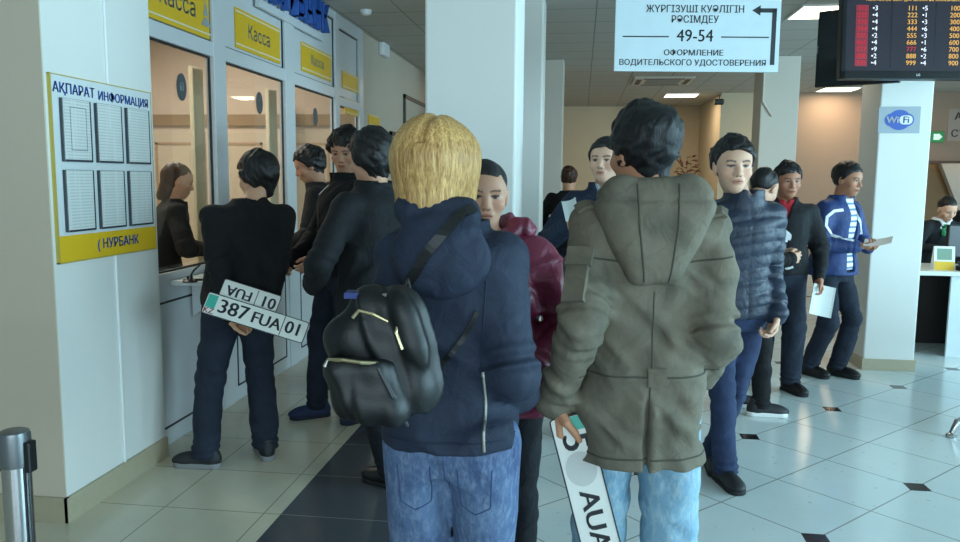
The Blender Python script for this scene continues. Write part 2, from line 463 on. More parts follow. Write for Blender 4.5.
def np_mesh(name,v,f,col=None):
    me=bpy.data.meshes.new(name)
    me.vertices.add(len(v)); me.vertices.foreach_set('co',np.ascontiguousarray(v,F32).ravel())
    me.loops.add(len(f)*4); me.loops.foreach_set('vertex_index',np.ascontiguousarray(f,np.int32).ravel())
    me.polygons.add(len(f)); me.polygons.foreach_set('loop_start',np.arange(0,len(f)*4,4,dtype=np.int32))
    me.update(calc_edges=True); me.shade_smooth()
    if col is not None:
        a=me.color_attributes.new('Col','FLOAT_COLOR','POINT'); a.data.foreach_set('color',np.ascontiguousarray(col,F32).ravel())
    return me
def relax(v,f,it=1,w=0.4):
    e=np.concatenate((f[:,[0,1]],f[:,[1,2]],f[:,[2,3]],f[:,[3,0]]))
    for _ in range(it):
        acc=np.zeros(v.shape); n=np.zeros(len(v))
        np.add.at(acc,e[:,0],v[e[:,1]]); np.add.at(n,e[:,0],1)
        v=v*(1-w)+w*(acc/np.maximum(n,1)[:,None])
    return v
# primitives: (function, lo, hi)
def cap(a,b,ra,rb,disp=None):
    a=np.array(a,float); b=np.array(b,float); ba=b-a; L2=max(float(ba@ba),1e-9); rm=max(ra,rb)
    def f(X,Y,Z):
        h=np.clip(((X-a[0])*ba[0]+(Y-a[1])*ba[1]+(Z-a[2])*ba[2])/L2,0,1)
        d=np.sqrt((X-a[0]-h*ba[0])**2+(Y-a[1]-h*ba[1])**2+(Z-a[2]-h*ba[2])**2)-(ra+(rb-ra)*h)
        if disp is not None: d=d+disp(h,X,Y,Z)
        return d
    return f,np.minimum(a,b)-rm,np.maximum(a,b)+rm
def ell(c,r,R=None):
    c=np.array(c,float); r=np.array(r,float)
    def f(X,Y,Z):
        x,y,z=X-c[0],Y-c[1],Z-c[2]
        if R is not None:
            x,y,z=(R[0,0]*x+R[1,0]*y+R[2,0]*z,R[0,1]*x+R[1,1]*y+R[2,1]*z,R[0,2]*x+R[1,2]*y+R[2,2]*z)
        k0=np.sqrt((x/r[0])**2+(y/r[1])**2+(z/r[2])**2); k1=np.sqrt((x/r[0]**2)**2+(y/r[1]**2)**2+(z/r[2]**2)**2)+1e-9
        return k0*(k0-1)/k1
    m=r.max() if R is not None else r
    return f,c-m,c+m
def loft(rows,n=2.3,smooth=7):
    """rows: (z,cx,cy,rx,ry[,yaw])"""
    rows=sorted(rows); A=np.array([tuple(r)+((0,) if len(r)==5 else ()) for r in rows],float)
    zz=np.linspace(A[0,0],A[-1,0],160); T=[]
    for c in range(1,6):
        t=np.interp(zz,A[:,0],A[:,c])
        if smooth>1:
            p=np.concatenate((np.full(smooth,t[0]),t,np.full(smooth,t[-1]))); t=np.convolve(p,np.ones(2*smooth+1)/(2*smooth+1),'valid')
        T.append(t)
    z0,z1=A[0,0],A[-1,0]; rm=max(T[2].max(),T[3].max())
    lo=np.array((T[0].min()-rm,T[1].min()-rm,z0)); hi=np.array((T[0].max()+rm,T[1].max()+rm,z1))
    def f(X,Y,Z):
        cx,cy,rx,ry,yw=[np.interp(Z,zz,t) for t in T]
        x,y=X-cx,Y-cy
        if np.abs(T[4]).max()>1e-4:
            c,s_=np.cos(yw),np.sin(yw); x,y=x*c+y*s_,-x*s_+y*c
        q=((np.abs(x)/rx)**n+(np.abs(y)/ry)**n)**(1/n)
        d=(q-1)*np.minimum(rx,ry)
        return np.maximum(d,np.maximum(z0-Z,Z-z1))
    return f,lo,hi
def folds(seed,amp,f=22.0,stretch=(1,1,0.6)):
    r=random.Random(seed); W_=[]
    for i in range(5):
        d=np.array([r.uniform(-1,1)*stretch[0],r.uniform(-1,1)*stretch[1],r.uniform(-1,1)*stretch[2]]); d/=np.linalg.norm(d)+1e-6
        W_.append((d*f*r.uniform(0.6,1.7),r.uniform(0,6.3),r.uniform(0.5,1)))
    def fn(X,Y,Z):
        s_=0; prev=0
        for d,ph,a in W_:
            prev=np.sin(d[0]*X+d[1]*Y+d[2]*Z+ph+1.4*prev); s_=s_+a*prev
        return amp*0.5*s_
    return fn
def rotm(yaw=0,pitch=0,roll=0):
    """yaw to own left positive, pitch up positive, roll to own right positive (degrees)"""
    return np.array(Matrix.Rotation(math.radians(yaw),3,'Z')@Matrix.Rotation(math.radians(pitch),3,'X')@Matrix.Rotation(math.radians(roll),3,'Y'))
def ik(a,c,l1,l2,hint):
    a=np.array(a,float); c=np.array(c,float); d=c-a; L=np.linalg.norm(d); 
    if L>(l1+l2)*0.999: c=a+d/L*(l1+l2)*0.999; d=c-a; L=np.linalg.norm(d)
    u=d/L; x=(l1*l1-l2*l2+L*L)/(2*L); h=math.sqrt(max(l1*l1-x*x,0))
    p=np.array(hint,float); p=p-u*(p@u); p/=np.linalg.norm(p)+1e-9
    return a+u*x+p*h,c
def skin_mat(name,tone,hairc=(0.012,0.010,0.009)):
    if name in _mc: return _mc[name]
    n=NT(name); at_=n.n('ShaderNodeAttribute',_attribute_name='Col'); o=n.obj()
    f=n.noise(14,4,0.6,o)
    n.set(Base_Color=n.mix(n.math('MULTIPLY',f,0.22),at_.outputs['Color'],tuple(c*0.75 for c in tone)),Roughness=0.48)
    n.b.inputs['Subsurface Weight'].default_value=0.08; n.b.inputs['Subsurface Radius'].default_value=(0.012,0.005,0.003)
    n.b.inputs['Specular IOR Level'].default_value=0.35
    _mc[name]=n.m; return n.m
def hair_mat(name,c1,c2,rough=0.42,streak=140.0):
    if name in _mc: return _mc[name]
    n=NT(name); o=n.obj(); v=n.scaled(o,(1,1,0.07)); f=n.noise(streak,4,0.7,v,0.3); g=n.noise(9,2,0.5,o)
    n.set(Base_Color=n.mix(n.ramp(n.math('ADD',n.math('MULTIPLY',f,0.75),n.math('MULTIPLY',g,0.25)),0.36,0.66),c1,c2),Roughness=rough)
    n.b.inputs['Specular IOR Level'].default_value=0.35
    n.bump(f,0.5,0.006); _mc[name]=n.m; return n.m

def hand_field(F,wrist,dirv,nrm,side,curl=(35,40,45,50),s=1.0,thumb=0.5,spread=6,ext=0.0):
    """palm, four bent fingers of unequal length, thumb from the side of the palm near the wrist. nrm: where the palm faces; side +1 = the thumb is on cross(dir,nrm)"""
    d=np.array(dirv,float); d/=np.linalg.norm(d); n=np.array(nrm,float); n=n-d*(n@d); n/=np.linalg.norm(n); t=np.cross(d,n)*side
    w=np.array(wrist,float)
    offs=(0.030,0.010,-0.010,-0.029); pl=(0.088,0.092,0.086,0.078); fl=(0.070,0.078,0.072,0.056); fr=(0.0088,0.0090,0.0086,0.0076)
    F.add(cap(w-d*0.02,w+d*0.02*s,0.026*s,0.026*s),0.02)
    for o,p in zip(offs,pl): F.add(cap(w+(d*0.012+t*o*0.55)*s,w+(d*p+t*o)*s,0.0145*s,0.0115*s),0.014*s)
    for o,p,L,r,c in zip(offs,pl,fl,fr,curl):
        a=w+(d*p+t*o)*s; dd=d+t*math.tan(math.radians(spread))*(o/0.03); dd/=np.linalg.norm(dd); ang=0
        for q,(fq,cq) in enumerate(((0.46,0.75),(0.30,1.1),(0.24,0.8))):
            ang+=math.radians(c*cq)
            b=a+(dd*math.cos(ang)+n*math.sin(ang))*L*fq*s
            F.add(cap(a,b,r*s*(1-0.07*q),r*s*(0.94-0.08*q)),0.003)
            a=b
    a=w+(d*0.022+t*0.022+n*0.006)*s; b=a+(d*0.030+t*0.024+n*0.012)*s
    c_=b+(d*0.030+t*0.012*(1-thumb)+n*0.022*thumb)*s; e=c_+(d*0.024-t*0.004*thumb+n*0.012*thumb)*s
    F.add(cap(a,b,0.0165*s,0.0125*s),0.012*s).add(cap(b,c_,0.0112*s,0.0102*s),0.005).add(cap(c_,e,0.0100*s,0.0082*s),0.003)

def head_field(F,c,R,s,female=False,jaw=1.0):
    def P(x,y,z): return c+R@(np.array((x,y,z))*s)
    def E(p,r,k,extra=None):
        RR=R if extra is None else R@extra
        F.add(ell(P(*p),np.array(r)*s,RR),k*s)
    E((0,-0.014,0.030),(0.075,0.094,0.084),0.01)
    E((0,0.026,-0.038),(0.060*jaw,0.062,0.070),0.035)
    E((0,0.052,-0.086),(0.030*jaw,0.030,0.025),0.025)
    E((0,0.020,0.030),(0.066,0.068,0.060),0.03)
    for sx in (-1,1):
        E((sx*0.043,0.052,-0.026),(0.024,0.026,0.022),0.02)
        E((sx*0.030,0.076,0.020),(0.024,0.010,0.008),0.012)
        F.cut(ell(P(sx*0.031,0.096,0.0),np.array((0.019,0.014,0.0115))*s,R),0.012*s)
        E((sx*0.031,0.0685,0.0005),(0.0165,0.0135,0.0115),0.004)
        F.add(ell(P(sx*0.077,-0.008,-0.010),np.array((0.009,0.019,0.032))*s,R@rotm(0,-8,sx*10)),0.006*s)
        F.cut(ell(P(sx*0.087,-0.003,-0.008),np.array((0.006,0.010,0.018))*s,R),0.006*s)
    F.add(cap(P(0,0.082,0.010),P(0,0.100,-0.028),0.0085*s,0.0125*s),0.012*s)
    for sx in (-1,1): E((sx*0.0115,0.091,-0.033),(0.009,0.010,0.008),0.006)
    E((0,0.080,-0.058),(0.026,0.012,0.014),0.012)
    E((0,0.0875,-0.0585),(0.021,0.0085,0.0050),0.004)
    E((0,0.0855,-0.0690),(0.018,0.0085,0.0058),0.004)
    F.cut(ell(P(0,0.097,-0.0637),np.array((0.022,0.008,0.0016))*s,R),0.003*s)
def face_color(v,c,R,s,tone,hairc,lip,female=False,cap_col=True,beard=0.0):
    q=((v-c)@R)/s; x,y,z=q[:,0],q[:,1],q[:,2]; n=len(v)
    col=np.tile(np.array((*tone,1.0)),(n,1)); front=(y>0.035)&(np.abs(x)<0.075)&(np.abs(z)<0.13)
    def blend(mask,rgb,w=1.0):
        col[mask,:3]=col[mask,:3]*(1-w)+np.array(rgb)*w
    blend(front&(y>0.05)&(((np.abs(x)-0.045)/0.024)**2+((z+0.030)/0.022)**2<1),(tone[0]*1.02,tone[1]*0.86,tone[2]*0.82),0.5)
    if beard: blend(front&(z<-0.045)&(z>-0.105)&~((np.abs(x)<0.024)&(np.abs(z+0.063)<0.011)),tuple(t*0.5 for t in tone),beard)
    blend(front&((x/0.0235)**2+((z+0.0637)/0.0105)**2<1)&(y>0.07),lip,0.85)
    blend(front&((x/0.024)**2+((z+0.0637)/0.0022)**2<1)&(y>0.07),tuple(l*0.35 for l in lip))
    ax=np.abs(x)
    # nostrils
    blend(front&(((ax-0.008)/0.0045)**2+((z+0.0415)/0.003)**2<1)&(y>0.07),tuple(t*0.25 for t in tone))
    arch=0.0205+0.004*np.sin((ax-0.014)/0.036*2.6)
    blend(front&(ax>0.013)&(ax<0.051)&(np.abs(z-arch)<(0.0030 if female else 0.0042)),hairc,0.85)
    e=((ax-0.031)/0.0150)**2
    blend(front&(e+((z-0.001)/0.0043)**2<1),(0.34,0.32,0.30))
    blend(front&(((ax-0.031)/0.0068)**2+((z-0.001)/0.0052)**2<1),(0.012,0.008,0.006))
    blend(front&(e<1.15)&(np.abs(z-0.0044-0.0020*(1-e))<0.0026),(0.015,0.010,0.009))
    return col
# ------------------------------------------------------------------ person builder
def mesh_obj(name,F,mat,parent,col=None,it=1):
    v,f=F.surf(); v=relax(v,f,it) if it else v
    return link(name,np_mesh(name,v,f,col),mat,parent)
_shoes={}
def shoe_meshes(style):
    if style in _shoes: return _shoes[style]
    F=Field((-0.075,-0.12,0.0),(0.075,0.22,0.17),0.005)
    F.add(ell((0,-0.040,0.048),(0.038,0.052,0.052)),0.02).add(ell((0,0.045,0.042),(0.042,0.10,0.045)),0.03).add(ell((0,0.120,0.034),(0.046,0.066,0.032)),0.03)
    F.add(cap((0,-0.030,0.06),(0,-0.034,0.108 if style!='boot' else 0.14),0.040,0.039),0.02)
    if style!='boot': F.cut(cap((0,-0.030,0.09),(0,-0.036,0.16),0.028,0.033),0.006)
    F.keep(lambda X,Y,Z:0.016-Z,0.006)
    v,f=F.surf(); up=np_mesh('shoe',relax(v,f,1),f)
    th=0.022 if style!='sneaker' else 0.030
    G=Field((-0.08,-0.12,-0.01),(0.08,0.22,0.05),0.0045)
    c1=cap((0,-0.050,0.0),(0,0.128,0.0),0.040,0.049)
    def f2(X,Y,Z):
        d=c1[0](X,Y,Z*0); return np.maximum(d,np.abs(Z-th/2)-th/2)
    G.add((f2,np.array((-0.06,-0.10,0)),np.array((0.06,0.19,th))),0.003)
    v,f=G.surf(); so=np_mesh('sole',v,f)
    L=MB()
    for i in range(4):
        y=0.045+0.018*i; z=0.091-0.0068*i-0.001*i*i
        L.tube([(-0.022,y,z-0.012),(0,y+0.003,z),(0.022,y,z-0.012)],0.0028,6)
    la=L.mesh('laces')
    _shoes[style]=(up,so,la); return _shoes[style]
def objmat(o,mat):
    if not o.data.materials: o.data.materials.append(mat)
    o.material_slots[0].link='OBJECT'; o.material_slots[0].material=mat
def make_shoe(parent,loc,yaw,pitch,style,m1,m2,ml=None,s=1.0):
    up,so,la=shoe_meshes(style)
    o=bpy.data.objects.new('shoe',up); COL.objects.link(o); o.parent=parent; o.location=loc; o.rotation_euler=(math.radians(pitch),0,math.radians(yaw)); o.scale=(s,s,s); objmat(o,m1)
    q=bpy.data.objects.new('sole',so); COL.objects.link(q); q.parent=o; objmat(q,m2)
    if ml:
        q=bpy.data.objects.new('laces',la); COL.objects.link(q); q.parent=o; objmat(q,ml)
    return o

HAIRD=srgb(20,17,16)
def person(label,loc,rot,H=1.72,build=1.0,group=None,lean=(0,0),pelvis=(0,0),drop=0.0,tyaw=0.0,
           head=dict(),arms=(None,None),legs=(None,None),tone=srgb(200,152,122),lip=None,hair=None,jacket=None,trousers=None,shoes=None,
           female=False,vox=0.010,hvox=0.0045,headscale=1.0,face=True,beard=0.0,top=None,skip_below=None,nviz=True):
    """arms: (right, left), right is +x. Each dict(w=(x,y,z), hint, hand=dict(dir,n,curl..))."""
    D=dict(H=H)
    hs=(H/1.72)**0.35*1.06*headscale*(0.97 if female else 1.0)
    sw=(0.108 if not female else 0.097)*H*build; hw=0.052*H
    zP=0.53*H-drop; dz=0.30*H
    px,py=pelvis; lx,ly=lean
    def spine(z):
        s_=max(0.0,min(1.0,(z-zP)/dz)); s_=s_*(0.65+0.35*s_)
        return px+lx*s_, py+ly*s_
    N=np.array((*spine(zP+dz),zP+dz-0.12*(lx*lx+ly*ly)/dz)); 
    ty=math.radians(tyaw); cT,sT=math.cos(ty),math.sin(ty)
    def TW(x,y): return np.array((x*cT-y*sT,x*sT+y*cT))
    sh=[]
    for sx in (1,-1):
        o=TW(sx*sw,-0.005); sh.append(np.array((N[0]+o[0],N[1]+o[1],N[2]-0.036*H)))
    hip=[np.array((px+sx*hw,py,zP-0.015*H)) for sx in (1,-1)]
    hy,hp,hr=head.get('yaw',0),head.get('pitch',0),head.get('roll',0)
    HR=rotm(hy+tyaw,hp,hr); ho=np.array(head.get('off',(0,0,0)),float)
    HC=N+np.array((0,0.020*H,0.084*H*hs))+ho
    # limbs
    L1,L2=0.172*H,0.150*H
    A=[]
    for i,(a,sx) in enumerate(zip(arms,(1,-1))):
        a=dict(a or {})
        w=a.get('w',None)
        if w is None: w=sh[i]+np.array((sx*0.045,0.045,-(L1+L2)*0.985))
        e,w=ik(sh[i],w,L1,L2,a.get('hint',(sx*0.5,-1,0)))
        h=a.get('hand',{}); 
        A.append((sh[i],e,w,h,sx))
    LG=[]
    T1,T2=0.234*H,0.234*H
    for i,(g,sx) in enumerate(zip(legs,(1,-1))):
        g=dict(g or {}); fx,fy=g.get('foot',(px+sx*0.085,py)); lift=g.get('lift',0.0)
        an=np.array((fx,fy,0.085+lift)); d=an-hip[i]; Ld=np.linalg.norm(d)
        t1=max(T1,Ld*0.502) 
        k,an2=ik(hip[i],an,t1,t1,g.get('hint',(sx*0.15,1,0)))
        LG.append((hip[i],k,an,g,sx))
    D.update(N=N,HC=HC,HR=HR,hs=hs,sh=sh,hip=hip,A=A,LG=LG,spine=spine,zP=zP,dz=dz)
    def Z(fr): return (fr-0.53)*H+zP
    def row(fr,rx,ry,oy=0.0,yw=None):
        z=Z(fr); c=spine(z); t=min(1,max(0,(fr-0.6)/0.2)); y=ty*t
        o=(-oy*math.sin(y),oy*math.cos(y))
        return (z,c[0]+o[0],c[1]+o[1],rx*H*build,ry*H*build,y)
    fem=1.0 if female else 0.0
    prof=[(.465,.070,.055,0),(.50,.092,.066,-.004),(.54,.096+.004*fem,.068,-.006),(.60,.086-.006*fem,.060,0),(.65,.082-.008*fem,.058,.004),(.70,.088-.006*fem,.064,.006),(.75,.096-.010*fem,.066,.006),(.79,.094-.008*fem,.058,0),(.815,.080-.006*fem,.044,-.004),(.835,.050,.036,-.004),(.845,.040,.034,0)]
    D['prof']=prof; D['row']=row; D['Z']=Z
    # ---------------- body
    hb=0.135*hs
    fine=[(HC-np.array((hb,hb+0.01,hb)),HC+np.array((hb,hb+0.01,hb)),hvox)]
    hands=[]
    for (s0,e,w,h,sx) in A:
        if h is None: continue
        dv=np.array(h.get('dir',w-e),float); dv/=np.linalg.norm(dv)
        cc=w+dv*0.09; hands.append((w,dv,h,sx)); 
        if not h.get('hide'): fine.append((cc-0.10,cc+0.10,h.get('vox',hvox)))
    allp=np.array([HC+hb,HC-hb]+[p for a in A for p in a[:3]]+[w+dv*0.2 for w,dv,h,sx in hands]+[p for g in LG for p in g[:3]])
    lo=allp.min(0)-0.12; hi=allp.max(0)+0.12; lo[2]=max(0.03,skip_below or 0.03)-0.01
    F=Field(lo,hi,vox*1.3,fine)
    bp=[row(fr,rx-.014,ry-.010,oy) for fr,rx,ry,oy in prof]
    F.add(loft(bp),0.01)
    for (h0,k,an,g,sx) in LG:
        bb=min(1.0,build); F.add(cap(h0,k,.042*H*bb,.027*H*bb),0.03).add(cap(k,an,.026*H*bb,.020*H*bb),0.02)
        F.add(cap(an-np.array((0,0,0.03)),an+np.array((-math.sin(math.radians(g.get('yaw',0)))*0.10,math.cos(math.radians(g.get('yaw',0)))*0.10,-0.048)),0.028,0.024),0.015)
    for (s0,e,w,h,sx) in A:
        F.add(cap(s0,e,.022*H,.021*H),0.02).add(cap(e,w,.021*H,.0160*H),0.012)
    nr=(0.034 if not female else 0.029)*H
    F.add(cap(N-np.array((0,0,0.03)),HC+HR@np.array((0,-0.022,-0.05))*hs,nr,nr*0.94),0.02)
    head_field(F,HC,HR,hs,female)
    for w,dv,h,sx in hands:
        if h.get('hide'): continue
        hand_field(F,w,dv,h.get('n',(-sx,0,0)),h.get('side',sx*1.0),h.get('curl',(30,34,38,42)),h.get('s',H/1.74),h.get('thumb',0.5),h.get('spread',4))
    v,f=F.surf(); v=relax(v,f,1,0.3)
    lip=lip or (tone[0]*0.75,tone[1]*0.52,tone[2]*0.50)
    hc=(hair or {}).get('brow',(0.02,0.016,0.014))
    col=face_color(v,HC,HR,hs,tone,hc,lip,female,beard=beard) if face else np.tile(np.array((*tone,1.0)),(len(v),1))
    body=link('person',np_mesh('person',v,f,col),skin_mat('skin_%d'%int(tone[0]*1000),tone),None,(loc[0],loc[1],loc[2] if len(loc)>2 else 0.0),(0,0,rot))
    tag(body,label,'person',group)
    D['body']=body
    if hair: make_hair(D,hair)
    if trousers: make_trousers(D,trousers,build,vox,skip_below)
    if top: make_jacket(D,dict(top,sleeve=(.032,.027,.0205),fold=0.001,elbow=0.0),build*0.97,vox,female)
    if jacket: make_jacket(D,jacket,build,vox,female)
    if shoes:
        for i,(h0,k,an,g,sx) in enumerate(LG):
            yw=g.get('yaw',-sx*8); c,s_=math.cos(math.radians(yw)),math.sin(math.radians(yw))
            lift=g.get('lift',0.0); pt=g.get('pitch',0.0)
            # ankle sits over the heel of the shoe
            z=lift if pt==0 else max(0.0,lift)
            make_shoe(body,(an[0]+s_*-0.03*-1*0-s_*0.03*0,an[1],z),yw,pt,shoes.get('style','shoe'),shoes['mat'],shoes['sole'],shoes.get('laces'),shoes.get('s',1.0))
    return D
def make_hair(D,h):
    """short cut: a cap over the skull with a hairline, tufted surface"""
    s=D['hs']; R,c=D['HR'],D['HC']; t=h.get('t',0.012); lo=h.get('nape',-0.070); side=h.get('side',-0.020); hl=h.get('line',0.068)
    G=Field((-0.12,-0.15,-0.16),(0.12,0.14,0.17),h.get('vox',0.0045))
    if h.get('kind')=='bob':
        G.add(ell((0,-0.016,0.040),(0.090,0.110,0.098)),0.02)
        G.add(cap((0,-0.030,0.02),(0.0,-0.040,-0.085),0.096,0.082),0.05)
        for sx in (-1,1): G.add(cap((sx*0.050,0.020,0.04),(sx*0.056,0.026,-0.11),0.046,0.034),0.05)
        face=ell((0,0.130,-0.045),(0.054,0.070,0.115)); G.cut(face,0.02)
        G.keep(lambda X,Y,Z:-0.155+0.10*np.maximum(Y,0)-Z,0.03)
        def dsp(X,Y,Z):
            a=np.arctan2(X,Y+0.02); w=a*26+1.6*np.sin(Z*14+a*3)
            return 0.0012*np.sin(w)+0.0008*np.sin(w*2.3+1)+0.006*np.maximum(0,-(Z+0.08))*np.sin(w*0.5)*6
        G.disp(dsp)
        part=lambda X,Y,Z: 0.010*np.exp(-((X-0.012)/0.010)**2)*(Z>0.06)
        G.disp(part)
    elif h.get('kind')=='long':   # tied back with a bun or falling to the back
        G.add(ell((0,-0.018,0.036),(0.080,0.102,0.091)),0.02)
        G.keep(lambda X,Y,Z: np.interp(Y,[-0.13,-0.05,-0.01,0.02,0.055,0.075,0.11],[-0.10,-0.075,-0.045,-0.008,0.048,h.get('line',0.072),0.09])-Z,0.012)
        if h.get('fall'): G.add(cap((0,-0.050,0.01),(0,-0.060,-0.12),0.066,0.052),0.03)
        if h.get('bun'): G.add(ell((0,-0.115,0.02),(0.035,0.03,0.035)),0.015)
    else:
        G.add(ell((0,-0.016,0.034+h.get('up',0.0)),(0.078+t,0.097+t,0.086+t*1.3)),0.02)
        G.keep(lambda X,Y,Z: np.interp(Y,[-0.13,-0.09,-0.06,-0.035,-0.012,0.012,0.03,0.055,0.078,0.12],[lo,lo,lo+0.006,lo+0.025,side,side+0.006,0.030,0.055,hl,hl+0.006])-Z,0.010)
        if lo<-0.085: G.add(cap((0,-0.036,0.0),(0,-0.034,lo+0.035),0.062,0.046),0.025)
        if h.get('fringe'): G.add(ell((0,0.062,0.082),(0.062,0.030,0.030)),0.015)
    if h.get('kind')!='bob':
        fn=folds(h.get('seed',1),h.get('tuft',0.006),48,(1,1,1)); G.disp(fn)
        if h.get('kind')!='long': G.disp(folds(h.get('seed',1)+50,h.get('tuft',0.006)*0.45,120,(1,1,0.6)))
    v,f=G.surf(); v=(v*s)@R.T+c
    o=link(h.get('name','hair'),np_mesh('hair',v,f),h['mat'],D['body'])
    if h.get('label'): o['label']=h['label']
    D['hair']=o
def make_trousers(D,t,build,vox,skip):
    H=D['H']; b=build; th,kn,an_=t.get('r',(.056,.041,.036)); zc=D['Z'](0.60)
    ps=np.array([p for g in D['LG'] for p in g[:3]]); lo=ps.min(0)-0.17; hi=ps.max(0)+0.17; hi[2]=zc+0.03; lo[2]=max(0.045,(skip or 0))
    F=Field(lo,hi,vox*t.get('vq',1.0))
    row=D['row']
    F.add(loft([row(fr,rx+.006,ry+.007,oy) for fr,rx,ry,oy in D['prof'] if fr<=.55]+[row(.58,.080,.058),row(.605,.078,.056)]),0.01)
    for i,(h0,k,an,g,sx) in enumerate(D['LG']):
        sd=t.get('seed',3)+i*7; fn=folds(sd,t.get('fold',0.006),26,(1,1,1.2))
        def ring(h,X,Y,Z,k=k,an=an): return 0.0
        def kneef(h,X,Y,Z,sd=sd): return 0.004*np.sin(h*34+sd+6*X+5*Y)*np.exp(-((h-0.93)/0.16)**2)
        def hemf(h,X,Y,Z,sd=sd): return t.get('hemf',0.006)*np.sin(h*70+sd+12*X)*np.exp(-((h-0.93)/0.15)**2)+0.004*np.sin(h*38+sd-8*X)*np.exp(-((h-0.08)/0.14)**2)
        low=an+(an-k)/np.linalg.norm(an-k)*t.get('break',0.035)
        F.add(cap(h0+np.array((0,-0.004,0)),k,th*H*b,kn*H*b,kneef),0.035).add(cap(k,low,kn*H*b,an_*H*b,hemf),0.015)
    F.disp(folds(t.get('seed',3),t.get('fold',0.006),24,(1,1,1.1)))
    # cut flat hems
    F.keep(lambda X,Y,Z: t.get('hem',0.055)-Z,0.004)
    F.keep(lambda X,Y,Z: Z-zc,0.004)
    o=mesh_obj(t.get('name','trousers'),F,t['mat'],D['body']); D['trousers']=o
    if t.get('label'): o['label']=t['label']
def make_jacket(D,j,build,vox,female):
    H=D['H']; row=D['row']; e=j.get('ease',0.014); hem=j.get('hem',0.50); flare=j.get('flare',0.0)
    Zh=D['Z'](hem)
    rows=[]
    for fr,rx,ry,oy in D['prof']:
        if fr<hem-0.001: continue
        bag=j.get('bag',0.0)*math.exp(-((fr-0.64)/0.06)**2)
        k=max(0,(0.62-fr)/0.12)*flare+0.010*min(1,max(0,(0.62-fr)/0.06))
        if fr>=0.83: rx,ry=rx+.004,ry+.004; rows.append(row(fr,rx,ry,oy)); continue
        rows.append(row(fr,rx+e*0.62+bag+k,ry+e*0.75+bag*0.8+k,oy+j.get('oy',0)))
    fr=hem; near=min(D['prof'],key=lambda p:abs(p[0]-max(hem,0.50)))
    k=max(0,(0.62-hem)/0.12)*flare+0.010
    r0=row(hem,near[1]+e*0.62+k,near[2]+e*0.75+k,near[3]); rows=[r0]+[r for r in rows if r[0]>r0[0]+0.01]
    pts=[p for a in D['A'] for p in a[:3]]
    ps=np.array(pts+[D['N']]+[np.array((r[1]+sx*r[3],r[2]+sy*r[4],r[0])) for r in rows for sx in (-1,1) for sy in (-1,1)])
    lo=ps.min(0)-0.13; hi=ps.max(0)+0.13; hi[2]=max(D['N'][2]+0.17,ps[:,2].max()+0.08); lo[2]=min(Zh,ps[:,2].min())-0.05
    F=Field(lo,hi,vox*j.get('vq',1.0))
    F.add(loft(rows,2.5),0.01)
    sr=j.get('sleeve',(.040,.036,.030)); el=j.get('elbow',0.006)
    for i,(s0,el_,w,h,sx) in enumerate(D['A']):
        sd=j.get('seed',5)+i*3
        def up(hh,X,Y,Z,sd=sd): return el*np.sin(hh*40+sd+14*X-9*Y)*np.exp(-((hh-0.95)/0.2)**2)
        def lowf(hh,X,Y,Z,sd=sd): return el*np.sin(hh*42+sd+10*X+11*Y)*(np.exp(-((hh-0.05)/0.22)**2)+0.7*np.exp(-((hh-0.9)/0.18)**2))
        dw=(w-el_)/np.linalg.norm(w-el_)
        if j.get('short'):
            F.add(cap(s0,s0+(el_-s0)*0.6,sr[0]*H,sr[1]*H*1.1),0.04); continue
        F.add(cap(s0+np.array((-sx*0.01,0,-0.008)),el_,sr[0]*H,sr[1]*H,up),0.045).add(cap(el_,w+dw*j.get('cuff',0.0),sr[1]*H,sr[2]*H,lowf),0.014)
        if j.get('cuffband'): F.add(cap(w-dw*0.03,w+dw*0.005,sr[2]*H*0.98,sr[2]*H*0.98),0.004)
    F.disp(folds(j.get('seed',5),j.get('fold',0.006),j.get('ff',20),j.get('fs',(1,1,0.9))))
    if j.get('puffer'):
        st=j['puffer']; F.disp(lambda X,Y,Z:-0.011*np.sqrt(np.abs(np.sin(math.pi*(Z+0.02*np.sin(X*9))/st))+1e-6)+0.006)
    F.keep(lambda X,Y,Z: np.where((np.abs(X-rows[0][1])<rows[0][3]*1.02)&(Z<Zh+0.05),Zh-Z,-1.0),0.003) if j.get('cutarms',False) else None
    N=D['N']
    if j.get('collar'):
        ch,cr=j['collar']; z0=N[2]-0.03
        F.add(loft([(z0-0.02,N[0],N[1]+0.004,.052*H*cr,.046*H*cr),(z0+ch*0.5,N[0],N[1]+0.012,.047*H*cr,.044*H*cr),(z0+ch,N[0],N[1]+0.018,.046*H*cr,.044*H*cr)],2.1,2),0.02)
        nv=D['HC']+D['HR']@np.array((0,-0.02,-0.03))
        F.cut(cap(N+np.array((0,0.004,-0.02)),np.array((N[0],N[1]+0.02,z0+ch+0.06)),.038*H*cr,.041*H*cr),0.008)
        op=j.get('open',0.0)
        if op>0:
            # V-shaped opening below the chin
            def vf(X,Y,Z):
                y0=N[1]+0.01; w=(Z-(z0+ch-op))*0.45
                return np.maximum(np.abs(X-N[0])-np.maximum(w,0),np.maximum(y0-Y,(z0+ch-op)-Z))
            F.cut((vf,np.array((N[0]-0.1,N[1],z0+ch-op)),np.array((N[0]+0.1,N[1]+0.2,z0+ch+0.1))),0.008)
    if j.get('groove'):
        F.disp(lambda X,Y,Z: 0.006*np.exp(-((X-N[0])/0.004)**2)*(Y>N[1]-0.02+0*Z)*(Z<N[2]))
    if j.get('backvent'):
        zv=j['backvent']; F.disp(lambda X,Y,Z: (0.020*np.exp(-((X-rows[0][1]-0.01)/0.006)**2)-0.006*np.exp(-((X-rows[0][1]-0.03)/0.014)**2))*(Y<rows[0][2])*np.clip((zv-Z)/0.05,0,1))
    if j.get('rib'):   # elastic waistband
        F.disp(lambda X,Y,Z: np.where(Z<Zh+0.06,0.008+0*X+0*Y,0.0))
